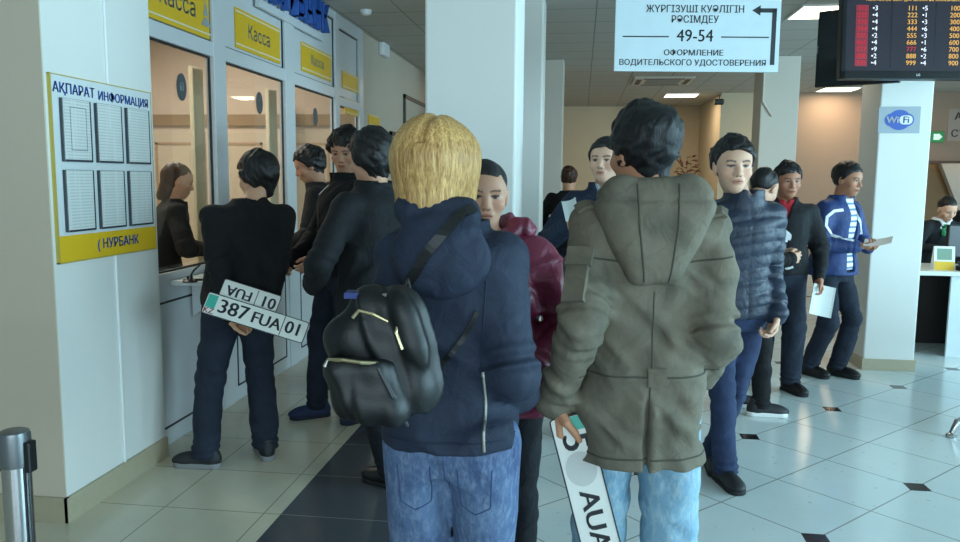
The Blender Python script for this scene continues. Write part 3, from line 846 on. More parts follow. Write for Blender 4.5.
    if j.get('flathem'): F.keep(lambda X,Y,Z:Zh-Z,0.004)
    if j.get('extra'): j['extra'](F,D)
    o=mesh_obj(j.get('name','jacket'),F,j['mat'],D['body'],it=j.get('it',1)); D.setdefault('jackets',[]).append(o); D['jacket']=o
    if j.get('label'): o['label']=j['label']
    return o
# marks that lie on a figure's clothing: follow the real surface
from mathutils.bvhtree import BVHTree
def bvh_of(*objs):
    V=[];P=[]
    for o in objs:
        n=len(V); me=o.data
        co=np.empty(len(me.vertices)*3,F32); me.vertices.foreach_get('co',co); V+= [Vector(c) for c in co.reshape(-1,3)]
        P+=[tuple(i+n for i in p.vertices) for p in me.polygons]
    return BVHTree.FromPolygons(V,P)
def on_surf(bvh,pts,view,off=0.002,samples=24):
    """pts: polyline in local 3D; cast along view onto the surface"""
    vd=Vector(view).normalized(); out=[];nr=[]
    P=[Vector(p) for p in pts]
    segs=len(P)-1
    for i in range(samples+1):
        t=i/samples*segs; k=min(int(t),segs-1); p=P[k].lerp(P[k+1],t-k)
        hit=bvh.ray_cast(p-vd*1.0,vd)
        if hit[0] is None: continue
        n=hit[1]; n=-n if n.dot(vd)>0 else n
        out.append(hit[0]+n*off); nr.append(n)
    return out,nr
def seam(D,objs,pts,view,mat,r=0.003,name='seam',samples=24,off=0.0,parent=None):
    b=bvh_of(*objs); p,n=on_surf(b,pts,view,off,samples)
    if len(p)<2: return None
    return MB().tube(p,r,6).build(name,mat,parent or D['body'])
def band(D,objs,pts,view,mat,w=0.02,th=0.004,name='stripe',samples=20,off=0.002,parent=None):
    b=bvh_of(*objs); p,n=on_surf(b,pts,view,off,samples)
    if len(p)<2: return None
    return MB().ribbon(p,n,w,th).build(name,mat,parent or D['body'])
# ------------------------------------------------------------------ the people
M_hairK=hair_mat('hair_black',srgb(12,11,12),srgb(32,28,27))
M_hairG=hair_mat('hair_black_thick',srgb(10,11,13),srgb(30,30,32),0.5)
M_hairB=hair_mat('hair_blonde',srgb(136,92,44),srgb(232,188,120),0.42,230)
M_hairW=hair_mat('hair_dark_grey',srgb(26,25,27),srgb(52,50,52),0.55)
M_hairBr=hair_mat('hair_brown',srgb(44,28,20),srgb(74,48,34))
M_jeans=cloth('dark_blue_jeans',srgb(36,43,57),0.85,srgb(27,34,46))
M_jeansM=cloth('mid_blue_jeans',srgb(48,60,90),0.85,srgb(35,46,72))
def denim(name,c1,c2,c3,sc=5.0):
    n=NT(name); o=n.obj(); f=n.ramp(n.noise(sc,4,0.55,o,0.5),0.35,0.68); g=n.noise(70,3,0.7,n.scaled(o,(1,1,0.35))); h=n.noise(420,1,0.5,o)
    c=n.mix(f,c1,c2); c=n.mix(n.math('MULTIPLY',n.ramp(g,0.45,0.75),0.45),c,c3)
    n.set(Base_Color=c,Roughness=0.85); n.b.inputs['Specular IOR Level'].default_value=0.25
    n.bump(n.math('ADD',n.noise(18,3,0.5,o,1.2),n.math('MULTIPLY',h,0.12)),0.35,0.02); return n.m
M_jeansE=denim('washed_blue_jeans',srgb(62,80,116),srgb(98,120,152),srgb(150,168,190))
M_jeansG=denim('light_washed_jeans',srgb(104,142,168),srgb(146,182,200),srgb(204,214,208),4.0)
M_blackcl=cloth('black_cloth',srgb(22,23,25),0.85,srgb(15,16,18))
M_blackcl2=cloth('black_jacket_cloth',srgb(27,29,32),0.8,srgb(18,20,23))
M_trk=cloth('black_trousers',srgb(26,28,34),0.85)
M_navy=cloth('navy_jacket_cloth',srgb(42,50,68),0.75,srgb(32,40,56),sheen=0.0)
M_navy2=cloth('navy_dark_cloth',srgb(32,44,66),0.75)
M_puff=cloth('navy_puffer_nylon',srgb(30,42,62),0.5,srgb(24,34,52),spec=0.5)
M_maroon=cloth('burgundy_nylon',srgb(122,40,66),0.45,srgb(96,28,52),spec=0.5)
M_olive=cloth('faded_grey_green_cotton',srgb(118,110,94),0.8,srgb(92,87,76),patch=9.0)
M_oliveS=plain('olive_stitch_edge',srgb(70,68,58),0.8)
M_oliveL=plain('olive_worn_edge',srgb(150,148,134),0.8)
M_blueJ=cloth('blue_track_jacket',srgb(44,66,118),0.6,srgb(34,52,96))
M_whiteS=plain('white_fabric',srgb(226,230,232),0.7)
M_redS=cloth('red_shirt_cloth',srgb(170,34,44),0.8)
M_leather=plain('black_leather',srgb(20,21,22),0.46,0,0.15,14,0.45,0.3)
M_sole=plain('black_rubber',srgb(20,20,22),0.7)
M_soleW=plain('white_rubber',srgb(226,226,222),0.6)
M_suede=plain('blue_suede',srgb(38,50,84),0.8)
M_sneak=plain('black_sneaker',srgb(28,30,34),0.6)
M_zip=plain('silver_zip',srgb(196,192,180),0.3,0.9)
M_gold=plain('pale_gold_metal',srgb(206,190,150),0.3,0.9)
def face_dir(p,rel):
    return -math.atan2(p[0],p[1])+math.radians(rel)
SH=dict(mat=M_leather,sole=M_sole,style='shoe',laces=M_black)
SN=dict(mat=M_sneak,sole=M_soleW,style='sneaker',laces=M_whiteS)
def hk(seed,**kw): return dict(dict(mat=M_hairK,seed=seed),**kw)

def draw_on(D,objs,pxs,name,w,mat,th=0.004,off=0.003,per=8,flat=False):
    """a band on the clothing along the line seen at these places"""
    b=bvh_of(*objs); inv=D['body'].matrix_basis.inverted(); o=inv@Vector(CAM); out=[];nr=[]
    for i in range(len(pxs)-1):
        for t in np.linspace(0,1,per+1)[:(per+1 if i==len(pxs)-2 else per)]:
            q=ray(pxs[i][0]*(1-t)+pxs[i+1][0]*t,pxs[i][1]*(1-t)+pxs[i+1][1]*t)
            d=(inv.to_3x3()@Vector(q)).normalized(); h=b.ray_cast(o,d)
            if h[0] is None: continue
            n=h[1]; n=-n if n.dot(d)>0 else n
            out.append(h[0]+n*off); nr.append(n)
    if len(out)<2: return None
    if flat:
        a,b_=out[0],out[-1]; nm=sum(nr,Vector()).normalized(); out=[a.lerp(b_,k/4)+nm*0.004 for k in range(5)]; nr=[nm]*5
    return MB().ribbon(out,nr,w,th).build(name,mat,D['body'])
# A  man at the counter with the plates behind his back
pA=ground(238,463)
A_=person('man in black jumper facing the service windows, holding two number plates behind his back',pA,face_dir(pA,14),H=1.70,build=1.05,
  pelvis=(0.03,0.0),lean=(0.07,0.02),head=dict(yaw=28,pitch=-10,off=(0.065,0.02,-0.016)),face=False,hvox=0.005,vox=0.010,
  arms=(dict(w=(0.11,-0.19,0.815),hint=(1,-0.5,0),hand=dict(dir=(-0.75,-0.15,-0.50),n=(-0.2,-0.75,0.6),side=-1,curl=(50,55,58,60),vox=0.0045)),
        dict(w=(-0.065,-0.19,0.840),hint=(-1,-0.5,0),hand=dict(dir=(0.62,-0.12,-0.62),n=(0.2,-0.75,0.6),side=1,curl=(50,55,58,60),vox=0.0045))),
  legs=(dict(foot=(0.160,0.02),yaw=-6),dict(foot=(-0.165,0.03),yaw=52)),
  hair=hk(3,t=0.020,nape=-0.104,line=0.06,side=-0.03),jacket=dict(name='jumper',mat=M_blackcl,hem=0.515,ease=0.010,bag=0.010,seed=4,fold=0.007,collar=(0.055,1.0),sleeve=(.040,.037,.030),elbow=0.008),
  trousers=dict(mat=M_jeans,r=(.056,.043,.040),seed=2,name='jeans',break_=0),shoes=dict(SN,sole=plain('grey_rubber',srgb(128,130,130),0.6)))
# B  man with his back turned, right of the counter group
pB=ground(379,484)
B_=person('man in black coat with his back turned, next to the blonde woman',pB,face_dir(pB,42),H=1.80,build=0.98,
  pelvis=(-0.01,0.0),lean=(0.0,0.0),head=dict(yaw=2,pitch=-6,off=(0.005,0.0,-0.018)),hvox=0.005,legs=(dict(foot=(0.20,-0.10),yaw=-4),dict(foot=(0.02,-0.06),yaw=6)),
  arms=(dict(w=(0.22,0.22,1.02),hint=(0.3,-1,0),hand=dict(hide=True)),dict(w=(-0.22,0.22,1.02),hint=(-1,-1,0),hand=dict(hide=True))),
  hair=hk(7,t=0.022,nape=-0.102,line=0.06,side=-0.030),jacket=dict(name='coat',mat=M_blackcl2,hem=0.47,ease=0.020,bag=0.004,seed=9,fold=0.008,collar=(0.08,1.12)),
  trousers=dict(mat=M_trk,seed=5),shoes=dict(mat=M_leather,sole=M_sole,style='shoe'))
# C  tall man behind him
pC=ground(339,417)
C_=person('tall man in black zip jacket and blue suede shoes, facing the hall by the windows',pC,face_dir(pC,112),H=1.86,build=0.98,
  pelvis=(0.0,-0.02),lean=(0.02,-0.06),head=dict(yaw=48,pitch=-14,off=(0.0,-0.03,0)),hvox=0.004,tone=srgb(188,140,112),
  arms=(dict(w=(0.20,0.22,1.02),hint=(1,-1,0)),dict(w=(-0.20,0.20,1.05),hint=(-1,-1,0))),
  legs=(dict(foot=(0.08,0.12),yaw=-10),dict(foot=(-0.14,-0.12),yaw=10)),
  hair=hk(11,t=0.022,nape=-0.075,line=0.052,side=-0.028,fringe=True,tuft=0.010),jacket=dict(mat=M_blackcl,hem=0.50,ease=0.018,seed=15,fold=0.008,collar=(0.075,1.12),open=0.06,groove=True),
  trousers=dict(mat=M_jeans,seed=8,name='jeans'),shoes=dict(mat=M_suede,sole=plain('dark_blue_sole',srgb(22,28,46),0.7),style='shoe'))
band(C_,C_['jackets'],[(0.05,1,1.50),(0.16,1,1.44)],(0,-1,0),M_whiteS,0.008,0.003,'stripe',10)
# D  man leaning on the ledge
pD=at(348,300,5.75); pD[2]=0
D_=person('man in dark jacket bent over the ledge, face in profile towards the glass',pD,face_dir(pD,84),H=1.80,
  lean=(0.0,0.20),head=dict(yaw=4,pitch=-22,off=(0,0.03,-0.01)),hvox=0.0045,tone=srgb(186,138,110),
  arms=(dict(w=(0.16,0.42,1.06),hint=(1,-0.4,-0.6)),dict(w=(-0.16,0.42,1.06),hint=(-1,-0.4,-0.6))),
  hair=hk(13,t=0.016,nape=-0.09,line=0.062),jacket=dict(mat=M_blackcl2,hem=0.50,ease=0.016,seed=21,collar=(0.06,1.1)),
  trousers=dict(mat=M_trk,seed=12),shoes=dict(mat=M_leather,sole=M_sole))

# E  blonde woman
pE=at(451,300,1.95); pE[2]=0
def hoodE(F,D):
    N=D['N']
    F.add(ell((N[0]-0.005,N[1]-0.090,N[2]-0.055),(0.125,0.058,0.105)),0.03)
    F.add(cap((N[0]-0.085,N[1]-0.045,N[2]+0.055),(N[0]+0.042,N[1]-0.045,N[2]+0.048),0.048,0.042),0.025)
    F.cut(cap((N[0]-0.11,N[1]-0.078,N[2]-0.008),(N[0]+0.11,N[1]-0.078,N[2]-0.008),0.006,0.006),0.012) 
E_=person('woman with a blonde bob in navy hooded jacket and washed jeans, seen from behind',pE,face_dir(pE,-10),H=1.71,female=True,build=0.80,
  pelvis=(0.0,0.0),lean=(-0.005,0.01),head=dict(yaw=-12,pitch=-2,off=(-0.042,0,0)),face=False,vox=0.008,hvox=0.006,
  arms=(dict(w=(0.150,0.17,0.965),hint=(0.08,-1,0),hand=dict(hide=True)),dict(w=(-0.15,0.17,0.965),hint=(-0.15,-1,0),hand=dict(hide=True))),
  hair=dict(mat=M_hairB,kind='bob',name='blonde_hair',vox=0.004),
  jacket=dict(mat=M_navy,hem=0.520,flathem=True,ease=0.024,flare=0.014,bag=-0.002,seed=33,fold=0.009,ff=23,collar=(0.06,1.25),sleeve=(.037,.037,.032),elbow=0.010,vq=0.8,it=1),
  trousers=dict(mat=M_jeansE,r=(.068,.054,.047),seed=19,name='jeans',fold=0.006),shoes=dict(mat=M_leather,sole=M_sole))
H_=Field((-0.22,-0.30,1.18),(0.22,0.12,1.62),0.007); hoodE(H_,E_); H_.disp(folds(77,0.006,26))
mesh_obj('hood',H_,M_navy,E_['body'])
# jacket side zip, seams, jeans pockets and seams
zE=E_['jacket']; zh=E_['Z'](0.520)
seam(E_,[zE],[(0.105,-1,zh+0.012),(0.098,-1,zh+0.20)],(0,1,0),M_zip,0.0042,'zip',20,0.001)
seam(E_,[zE],[(-0.17,-1,zh+0.035),(0.0,-1,zh+0.03),(0.17,-1,zh+0.035)],(0,1,0),plain('navy_seam',srgb(20,32,56),0.8),0.0025,'hem_seam')
seam(E_,[zE],[(0.09,-1,zh+0.20),(0.10,-1,zh+0.42)],(0,1,0),plain('navy_seam',srgb(20,32,56),0.8),0.0025,'side_seam')
jE=E_['trousers']; M_stE=plain('jeans_stitch',srgb(52,72,112),0.8)
for sx in (-1,1):
    x0,x1=sx*0.035,sx*0.120
    seam(E_,[jE],[(x0,-1,0.84),(x0+sx*0.004,-1,0.735),((x0+x1)/2,-1,0.715),(x1-sx*0.004,-1,0.735),(x1,-1,0.84)],(0,1,0),M_stE,0.0018,'pocket_stitching',30)
seam(E_,[jE],[(0,-1,0.86),(0.004,-1,0.76)],(0,1,0),M_stE,0.002,'centre_seam')

# F  woman in burgundy coat
pF=at(494,300,2.62); pF[2]=0
F_=person('older woman in burgundy hooded coat facing the blonde woman',pF,face_dir(pF,170),H=1.635,female=True,build=1.10,
  lean=(0.025,0.02),head=dict(yaw=14,pitch=-4,roll=0,off=(0.0,0.0,0.012)),vox=0.009,hvox=0.0032,tone=srgb(206,160,134),headscale=0.92,
  arms=(dict(w=(0.20,0.16,0.95),hint=(1,-1,0),hand=dict(hide=True)),dict(w=(-0.17,0.20,0.96),hint=(-1,-1,0),hand=dict(hide=True))),
  hair=dict(mat=M_hairW,kind='long',bun=True,line=0.080,seed=4,tuft=0.003),
  jacket=dict(name='coat',mat=M_maroon,hem=0.485,ease=0.022,flare=0.012,bag=0.006,seed=41,fold=0.009,ff=26,sleeve=(.045,.042,.034),elbow=0.009,collar=(0.055,1.2),open=0.05,groove=True),
  trousers=dict(mat=M_trk,r=(.056,.042,.038),seed=23),shoes=dict(mat=M_leather,sole=M_sole))
H_=Field((-0.22,-0.25,1.15),(0.22,0.20,1.55),0.007); N=F_['N']
for sx in (-1,1):
    H_.add(cap((N[0]+sx*0.055,N[1]+0.07,N[2]-0.01),(N[0]+sx*0.115,N[1]-0.02,N[2]+0.028),0.024,0.036),0.03).add(cap((N[0]+sx*0.115,N[1]-0.02,N[2]+0.028),(N[0]+sx*0.06,N[1]-0.09,N[2]+0.035),0.036,0.040),0.03)
    H_.add(cap((N[0]+sx*0.115,N[1]-0.02,N[2]+0.02),(N[0]+sx*0.10,N[1]-0.05,N[2]-0.04),0.034,0.045),0.03)
H_.add(ell((N[0],N[1]-0.11,N[2]-0.03),(0.12,0.05,0.09)),0.03)
H_.disp(folds(78,0.008,44)); mesh_obj('hood',H_,M_maroon,F_['body'])

# G  man in grey-green parka
pG=at(649,300,2.20); pG[2]=0
G_=person('man in faded grey-green parka and light jeans, one number plate hanging from his hand',pG,face_dir(pG,8),H=1.785,build=0.88,
  pelvis=(-0.025,0.0),lean=(0.02,0.02),head=dict(yaw=28,pitch=-2,off=(-0.020,0,-0.006)),headscale=0.95,vox=0.008,hvox=0.004,tone=srgb(190,136,104),
  arms=(dict(w=(0.185,0.15,0.97),hint=(0.0,-1,0),hand=dict(hide=True)),
        dict(w=(-0.262,-0.06,0.930),hint=(0.2,-1,0),hand=dict(dir=(0.12,0.02,-1),n=(0.95,0.1,0),side=1,curl=(50,56,60,62),thumb=0.9,vox=0.0036,s=1.06))),
  legs=(dict(foot=(0.085,0.0),yaw=-10),dict(foot=(-0.105,0.02),yaw=10)),
  hair=dict(mat=M_hairG,seed=17,t=0.016,nape=-0.122,line=0.060,side=-0.035,up=0.006,tuft=0.0055,vox=0.004),
  jacket=dict(name='parka',mat=M_olive,hem=0.425,flathem=True,ease=0.018,flare=0.010,bag=0.004,seed=51,fold=0.0085,ff=27,sleeve=(.039,.035,.030),elbow=0.007,collar=(0.06,1.2),vq=0.75,backvent=0.98),
  trousers=dict(mat=M_jeansG,r=(.060,.052,.047),seed=29,name='jeans',fold=0.007),shoes=dict(mat=M_leather,sole=M_sole))
# hood lying on the back: ring round the neck and a bag that comes to a rounded point
N=G_['N']; H_=Field((-0.26,-0.32,N[2]-0.32),(0.26,0.16,N[2]+0.17),0.0065)
H_.add(cap((N[0]-0.115,N[1]+0.02,N[2]+0.022),(N[0]-0.085,N[1]-0.085,N[2]+0.050),0.030,0.034),0.02).add(cap((N[0]+0.115,N[1]+0.02,N[2]+0.022),(N[0]+0.085,N[1]-0.085,N[2]+0.050),0.030,0.034),0.02)
H_.add(cap((N[0]-0.095,N[1]-0.085,N[2]+0.046),(N[0]+0.095,N[1]-0.085,N[2]+0.046),0.034,0.034),0.02)
for sx in (-1,1): H_.add(cap((N[0]+sx*0.105,N[1]-0.090,N[2]-0.005),(N[0]+sx*0.035,N[1]-0.125,N[2]-0.165),0.055,0.046),0.05)
H_.add(ell((N[0],N[1]-0.105,N[2]-0.06),(0.12,0.055,0.11)),0.04)
H_.disp(folds(79,0.006,26)); 
H_.disp(lambda X,Y,Z: 0.007*np.exp(-((Z-(N[2]+0.016)-0.25*np.abs(X-N[0])**2)/0.006)**2)*(Y<N[1]-0.05))
hoodG=mesh_obj('hood',H_,M_olive,G_['body'])
jG=G_['jacket']
seam(G_,[hoodG],[(N[0]+0.06,-1,N[2]+0.06),(N[0]+0.055,-1,N[2]-0.06),(N[0]+0.035,-1,N[2]-0.20)],(0,1,0),M_oliveS,0.0028,'hood_seam')
seam(G_,[hoodG],[(N[0]-0.05,-1,N[2]+0.06),(N[0]-0.045,-1,N[2]-0.06),(N[0]-0.03,-1,N[2]-0.20)],(0,1,0),M_oliveS,0.0028,'hood_seam')
seam(G_,[jG],[(-0.21,-1,N[2]-0.135),(-0.1,-1,N[2]-0.15),(0.1,-1,N[2]-0.15),(0.21,-1,N[2]-0.135)],(0,1,0),M_oliveS,0.003,'yoke_seam',30)
seam(G_,[jG],[(-0.20,-1,1.02),(0.20,-1,1.02)],(0,1,0),M_oliveS,0.0028,'waist_seam',30)
hz=G_['Z'](0.425)
seam(G_,[jG],[(-0.20,-1,hz+0.035),(0.20,-1,hz+0.035)],(0,1,0),M_oliveS,0.0028,'hem_seam',30)
seam(G_,[jG],[(-0.005,-1,1.02),(-0.01,-1,0.98),(-0.01,-1,hz+0.03)],(0,1,0),M_oliveS,0.003,'vent_edge',24)
seam(G_,[jG],[(0.0,-1,1.25),(-0.005,-1,1.02)],(0,1,0),M_oliveS,0.0022,'back_seam',20)
band(G_,[jG],[(0.010,-1,1.045),(0.010,-1,0.995)],(0,1,0),M_olive,0.05,0.008,'waist_tab',8)
# epaulettes and the sleeve pocket
for sx in (-1,1):
    band(G_,[jG],[(N[0]+sx*0.10,-0.02,3),(N[0]+sx*0.205,-0.015,3)],(0,0,-1),M_olive,0.045,0.010,'epaulette',8,0.004)
bpy.context.view_layer.update()
draw_on(G_,[jG],[(580,262),(574,302)],'sleeve_pocket',0.062,M_olive,0.018,0.004,flat=True)
pf=draw_on(G_,[jG],[(583,251),(579,268)],'pocket_flap',0.072,M_olive,0.014,0.012,4,flat=True)
draw_on(G_,[pf],[(568,267),(579,269),(590,267)],'flap_edge',0.006,M_oliveL,0.004,0.002,6)

# H  man in black far behind
pH=at(566,300,8.3); pH[2]=0
Hm=person('man in black jacket with his back turned, beyond the white column',pH,face_dir(pH,-14),H=1.70,hvox=0.007,face=False,build=1.05,
  arms=(dict(w=(0.17,0.24,1.06),hint=(1,-1,0)),dict(w=(-0.17,0.24,1.06),hint=(-1,-1,0))),
  hair=hk(23,t=0.008,nape=-0.06,mat=M_hairBr),jacket=dict(mat=M_blackcl,hem=0.50,ease=0.020,seed=61,collar=(0.05,1.1)),trousers=dict(mat=M_jeans,seed=31,name='jeans'),shoes=dict(mat=M_leather,sole=M_sole))
# I  man with a paper
pI=at(602,300,4.62); pI[2]=0
I_=person('man in navy jacket over a pale collared shirt, face visible past the parka shoulder',pI,face_dir(pI,166),H=1.80,hvox=0.0038,tone=srgb(206,166,142),
  lean=(-0.01,0.02),head=dict(yaw=-2,pitch=2),
  arms=(dict(w=(0.13,0.30,1.29),hint=(1,-0.6,-0.8),hand=dict(dir=(-0.35,0.75,0.25),n=(-0.9,0.2,0.3),side=-1,curl=(45,50,55,60),vox=0.0045)),dict()),
  hair=hk(29,t=0.012,line=0.072,side=-0.005),jacket=dict(mat=M_navy2,hem=0.50,ease=0.016,seed=71,collar=(0.075,1.2),open=0.10,groove=True),
  top=dict(name='shirt',mat=cloth('pale_shirt',srgb(190,198,204)),hem=0.56,ease=0.004,collar=(0.070,1.0),open=0.045),
  trousers=dict(mat=M_trk,seed=37),shoes=dict(mat=M_leather,sole=M_sole))
# J  young man in puffer jacket
pJ=at(734,255,3.86); pJ[2]=0
J_=person('young man in navy quilted jacket and blue jeans looking past the camera',pJ,face_dir(pJ,-158),H=1.755,build=0.86,
  pelvis=(-0.02,0.0),lean=(-0.01,0.0),head=dict(yaw=-6,pitch=-1,off=(0.070,0.0,0)),hvox=0.0032,vox=0.009,tone=srgb(216,172,146),headscale=1.04,
  arms=(dict(w=(0.19,0.08,0.90),hint=(1,-1,0)),dict(w=(-0.190,0.095,0.905),hint=(-0.2,-1,0),hand=dict(dir=(0.35,0.25,-0.9),n=(0.9,0.1,0.3),side=-1,curl=(35,40,45,50),vox=0.0045))),
  legs=(dict(foot=(-0.01,-0.02),yaw=6),dict(foot=(-0.03,-0.24),yaw=-10)),
  hair=hk(31,t=0.013,line=0.074,side=-0.004,up=0.008,tuft=0.006),
  jacket=dict(name='puffer_jacket',mat=M_puff,hem=0.50,ease=0.018,seed=81,fold=0.005,puffer=0.062,collar=(0.085,1.2),open=0.035,groove=True,sleeve=(.041,.037,.031)),
  trousers=dict(mat=M_jeansM,r=(.055,.042,.037),seed=43,name='jeans'),shoes=dict(mat=M_sneak,sole=M_sole,style='shoe'))
# K  person with bowed head behind
pK=ground(743,411)
K_=person('person in black with bowed head and white-soled sneakers, hidden behind the quilted jacket',pK,face_dir(pK,-70),H=1.66,
  lean=(0.0,0.0),head=dict(yaw=42,pitch=-34,off=(0,0.03,-0.02)),hvox=0.005,tone=srgb(200,154,128),
  arms=(dict(w=(0.08,0.22,1.05),hint=(0.3,-0.8,-0.8)),dict(w=(-0.08,0.22,1.05),hint=(-0.3,-0.8,-0.8))),
  legs=(dict(foot=(0.10,0.08),yaw=-6),dict(foot=(-0.10,-0.04),yaw=4)),
  hair=dict(mat=M_hairK,kind='long',seed=6,tuft=0.003,line=0.06),jacket=dict(mat=M_blackcl,hem=0.50,ease=0.018,seed=91,collar=(0.05,1.1)),
  trousers=dict(mat=M_blackcl,r=(.050,.038,.034),seed=47),shoes=SN)
# L  man in black jacket with red shirt
pL=ground(774,389)
L_=person('man in black zip jacket over a red shirt, holding a leaflet',pL,face_dir(pL,-166),H=1.69,build=1.06,
  head=dict(yaw=6,pitch=-3,off=(-0.01,0.0,0)),hvox=0.004,tone=srgb(172,120,94),
  arms=(dict(w=(0.20,0.22,1.05),hint=(1,-0.6,-0.3)),dict(w=(-0.235,0.14,0.86),hint=(-0.6,-0.8,0),hand=dict(dir=(-0.05,0.35,-0.9),n=(0.95,0.2,0),side=-1,curl=(35,42,48,55),vox=0.0045))),
  legs=(dict(foot=(0.10,-0.05),yaw=-4),dict(foot=(-0.10,0.05),yaw=24)),
  hair=hk(37,t=0.014,line=0.062,side=-0.010,tuft=0.008),jacket=dict(mat=M_blackcl2,hem=0.515,ease=0.016,seed=101,fold=0.006,collar=(0.07,1.15),open=0.14,groove=True,rib=True),
  top=dict(name='shirt',mat=M_redS,hem=0.58,ease=0.004,collar=(0.05,1.0),open=0.03),
  trousers=dict(mat=M_jeans,r=(.056,.044,.040),seed=53,name='jeans'),shoes=dict(mat=M_leather,sole=M_sole))
# M  man leaning by the right column
pM=ground(812,373)
def stripe_mat(name,c1,c2,step):
    n=NT(name); sp=n.n('ShaderNodeSeparateXYZ'); n.l(n.obj(),sp.inputs[0])
    f=n.math('GREATER_THAN',n.math('FRACT',n.math('DIVIDE',sp.outputs[2],step)),0.62)
    n.set(Base_Color=n.mix(f,c1,c2),Roughness=0.8); return n.m
def front_gap(F,D):
    sx_,sy_=D['spine'](1.15)
    F.cut((lambda X,Y,Z:np.maximum(np.abs(X-sx_)-0.050,np.maximum(sy_+0.03-Y,0.86-Z+0*X)),np.array((sx_-0.06,sy_,0.80)),np.array((sx_+0.06,sy_+0.4,1.42))),0.008)
M_=person('man in blue track jacket with white piping, reading papers beside the square column',pM,face_dir(pM,-122),H=1.74,
  pelvis=(0.0,0.12),lean=(0.0,0.03),drop=0.03,head=dict(yaw=0,pitch=-8,off=(0,0.02,0)),hvox=0.0042,tone=srgb(176,124,96),
  arms=(dict(w=(0.10,0.36,1.07),hint=(1,-0.3,-1),hand=dict(dir=(-0.35,0.9,0.1),n=(-0.5,0,0.8),side=-1,curl=(38,42,46,50),vox=0.0045)),dict(w=(-0.10,0.34,1.05),hint=(-1,-0.3,-1),hand=dict(dir=(0.35,0.9,0.1),n=(0.5,0,0.8),side=1,curl=(38,42,46,50),vox=0.0045))),
  legs=(dict(foot=(0.07,0.02),yaw=-4,hint=(0.1,1,0)),dict(foot=(-0.10,0.16),yaw=6,hint=(-0.1,1,0))),
  hair=hk(41,t=0.014,line=0.064,side=-0.006,nape=-0.070,tuft=0.003),
  top=dict(name='striped_shirt',mat=stripe_mat('striped_knit',srgb(222,226,226),srgb(110,130,160),0.045),hem=0.52,ease=0.010,collar=(0.05,1.0)),
  jacket=dict(name='track_jacket',mat=M_blueJ,hem=0.495,ease=0.024,seed=111,fold=0.006,collar=(0.07,1.15),open=0.10,extra=front_gap),
  trousers=dict(mat=M_jeans,r=(.055,.043,.040),seed=59,name='jeans'),shoes=dict(mat=M_leather,sole=M_sole))
bpy.context.view_layer.update()
draw_on(M_,[M_['jacket']],[(843,210),(834,211),(827,217),(826,226),(832,235),(843,239),(854,241)],'piping',0.022,M_whiteS)
draw_on(M_,[M_['jacket']],[(855,211),(860,222),(861,234)],'piping',0.022,M_whiteS)
draw_on(L_,[L_['jacket']],[(783,232),(788,236),(786,242)],'white_print',0.05,M_whiteS)
draw_on(L_,[L_['jacket']],[(785,269),(793,267)],'white_print',0.016,M_whiteS)
# N  clerk at the desk, O  visitor beside her, P  clerk behind the glass
pN=at(922,300,8.15); pN[2]=0
N_=person('woman clerk with tied hair and white collar bending over the desk at the right',pN,face_dir(pN,-150),H=1.62,female=True,drop=0.16,
  lean=(0.0,0.24),head=dict(yaw=4,pitch=-26,off=(0,0.04,-0.02)),hvox=0.0045,tone=srgb(206,160,134),
  arms=(dict(w=(0.13,0.50,0.90),hint=(1,-0.5,-0.3),hand=dict(dir=(-0.2,0.8,-0.3),n=(0,-0.3,-1),side=-1,vox=0.005)),dict(w=(-0.15,0.46,0.90),hint=(-1,-0.5,-0.3))),
  legs=(dict(foot=(0.10,0.0)),dict(foot=(-0.10,0.0))),
  hair=dict(mat=M_hairK,kind='long',bun=True,seed=9,tuft=0.002),top=dict(name='blouse',mat=M_whiteS,hem=0.56,ease=0.003,collar=(0.055,1.05),open=0.05),
  jacket=dict(mat=M_blackcl2,hem=0.50,ease=0.013,seed=121,collar=(0.03,1.2),open=0.12),trousers=dict(mat=M_trk,seed=61),shoes=dict(mat=M_leather,sole=M_sole))
seam(N_,N_['jackets'],[(0.0,1.5,N_['N'][2]-0.03),(0.0,1.5,N_['N'][2]-0.14)],(0,-1,0),plain('green_scarf',srgb(40,130,80),0.7),0.022,'scarf',8)
for i in (0,):
    s0,e0,w0=N_['A'][i][:3]; dv=(w0-e0)/np.linalg.norm(w0-e0)
    MB().tube([tuple(w0-dv*0.02),tuple(w0+dv*0.03)],[0.040,0.036],12).build('cuff',M_whiteS,N_['body'],smooth=True)
pO=at(966,300,8.9); pO[2]=0
O_=person('dark-haired person beside the clerk, cut by the right edge of the photo',pO,face_dir(pO,-200),H=1.66,female=True,drop=0.14,hvox=0.006,
  hair=dict(mat=M_hairK,kind='long',seed=12,tuft=0.002),jacket=dict(mat=M_blackcl2,hem=0.50,ease=0.013,seed=131,collar=(0.05,1.1)),trousers=dict(mat=M_trk,seed=67),shoes=dict(mat=M_leather,sole=M_sole))
pP=at(158,190,5.42); pP[2]=0
P_=person('woman clerk with brown hair behind the first service window, in profile',pP,face_dir(pP,-84),H=1.66,female=True,drop=0.0,
  lean=(0.0,0.10),head=dict(yaw=0,pitch=-16),hvox=0.005,tone=srgb(200,150,122),
  arms=(dict(w=(0.10,0.28,1.04),hint=(1,-0.4,-0.6)),dict(w=(-0.10,0.28,1.04),hint=(-1,-0.4,-0.6))),
  hair=dict(mat=M_hairBr,kind='long',seed=15,tuft=0.003,fall=True),jacket=dict(name='cardigan',mat=M_blackcl2,hem=0.52,ease=0.010,seed=141,collar=(0.03,1.1),open=0.06),trousers=dict(mat=M_trk,seed=71),shoes=dict(mat=M_leather,sole=M_sole))
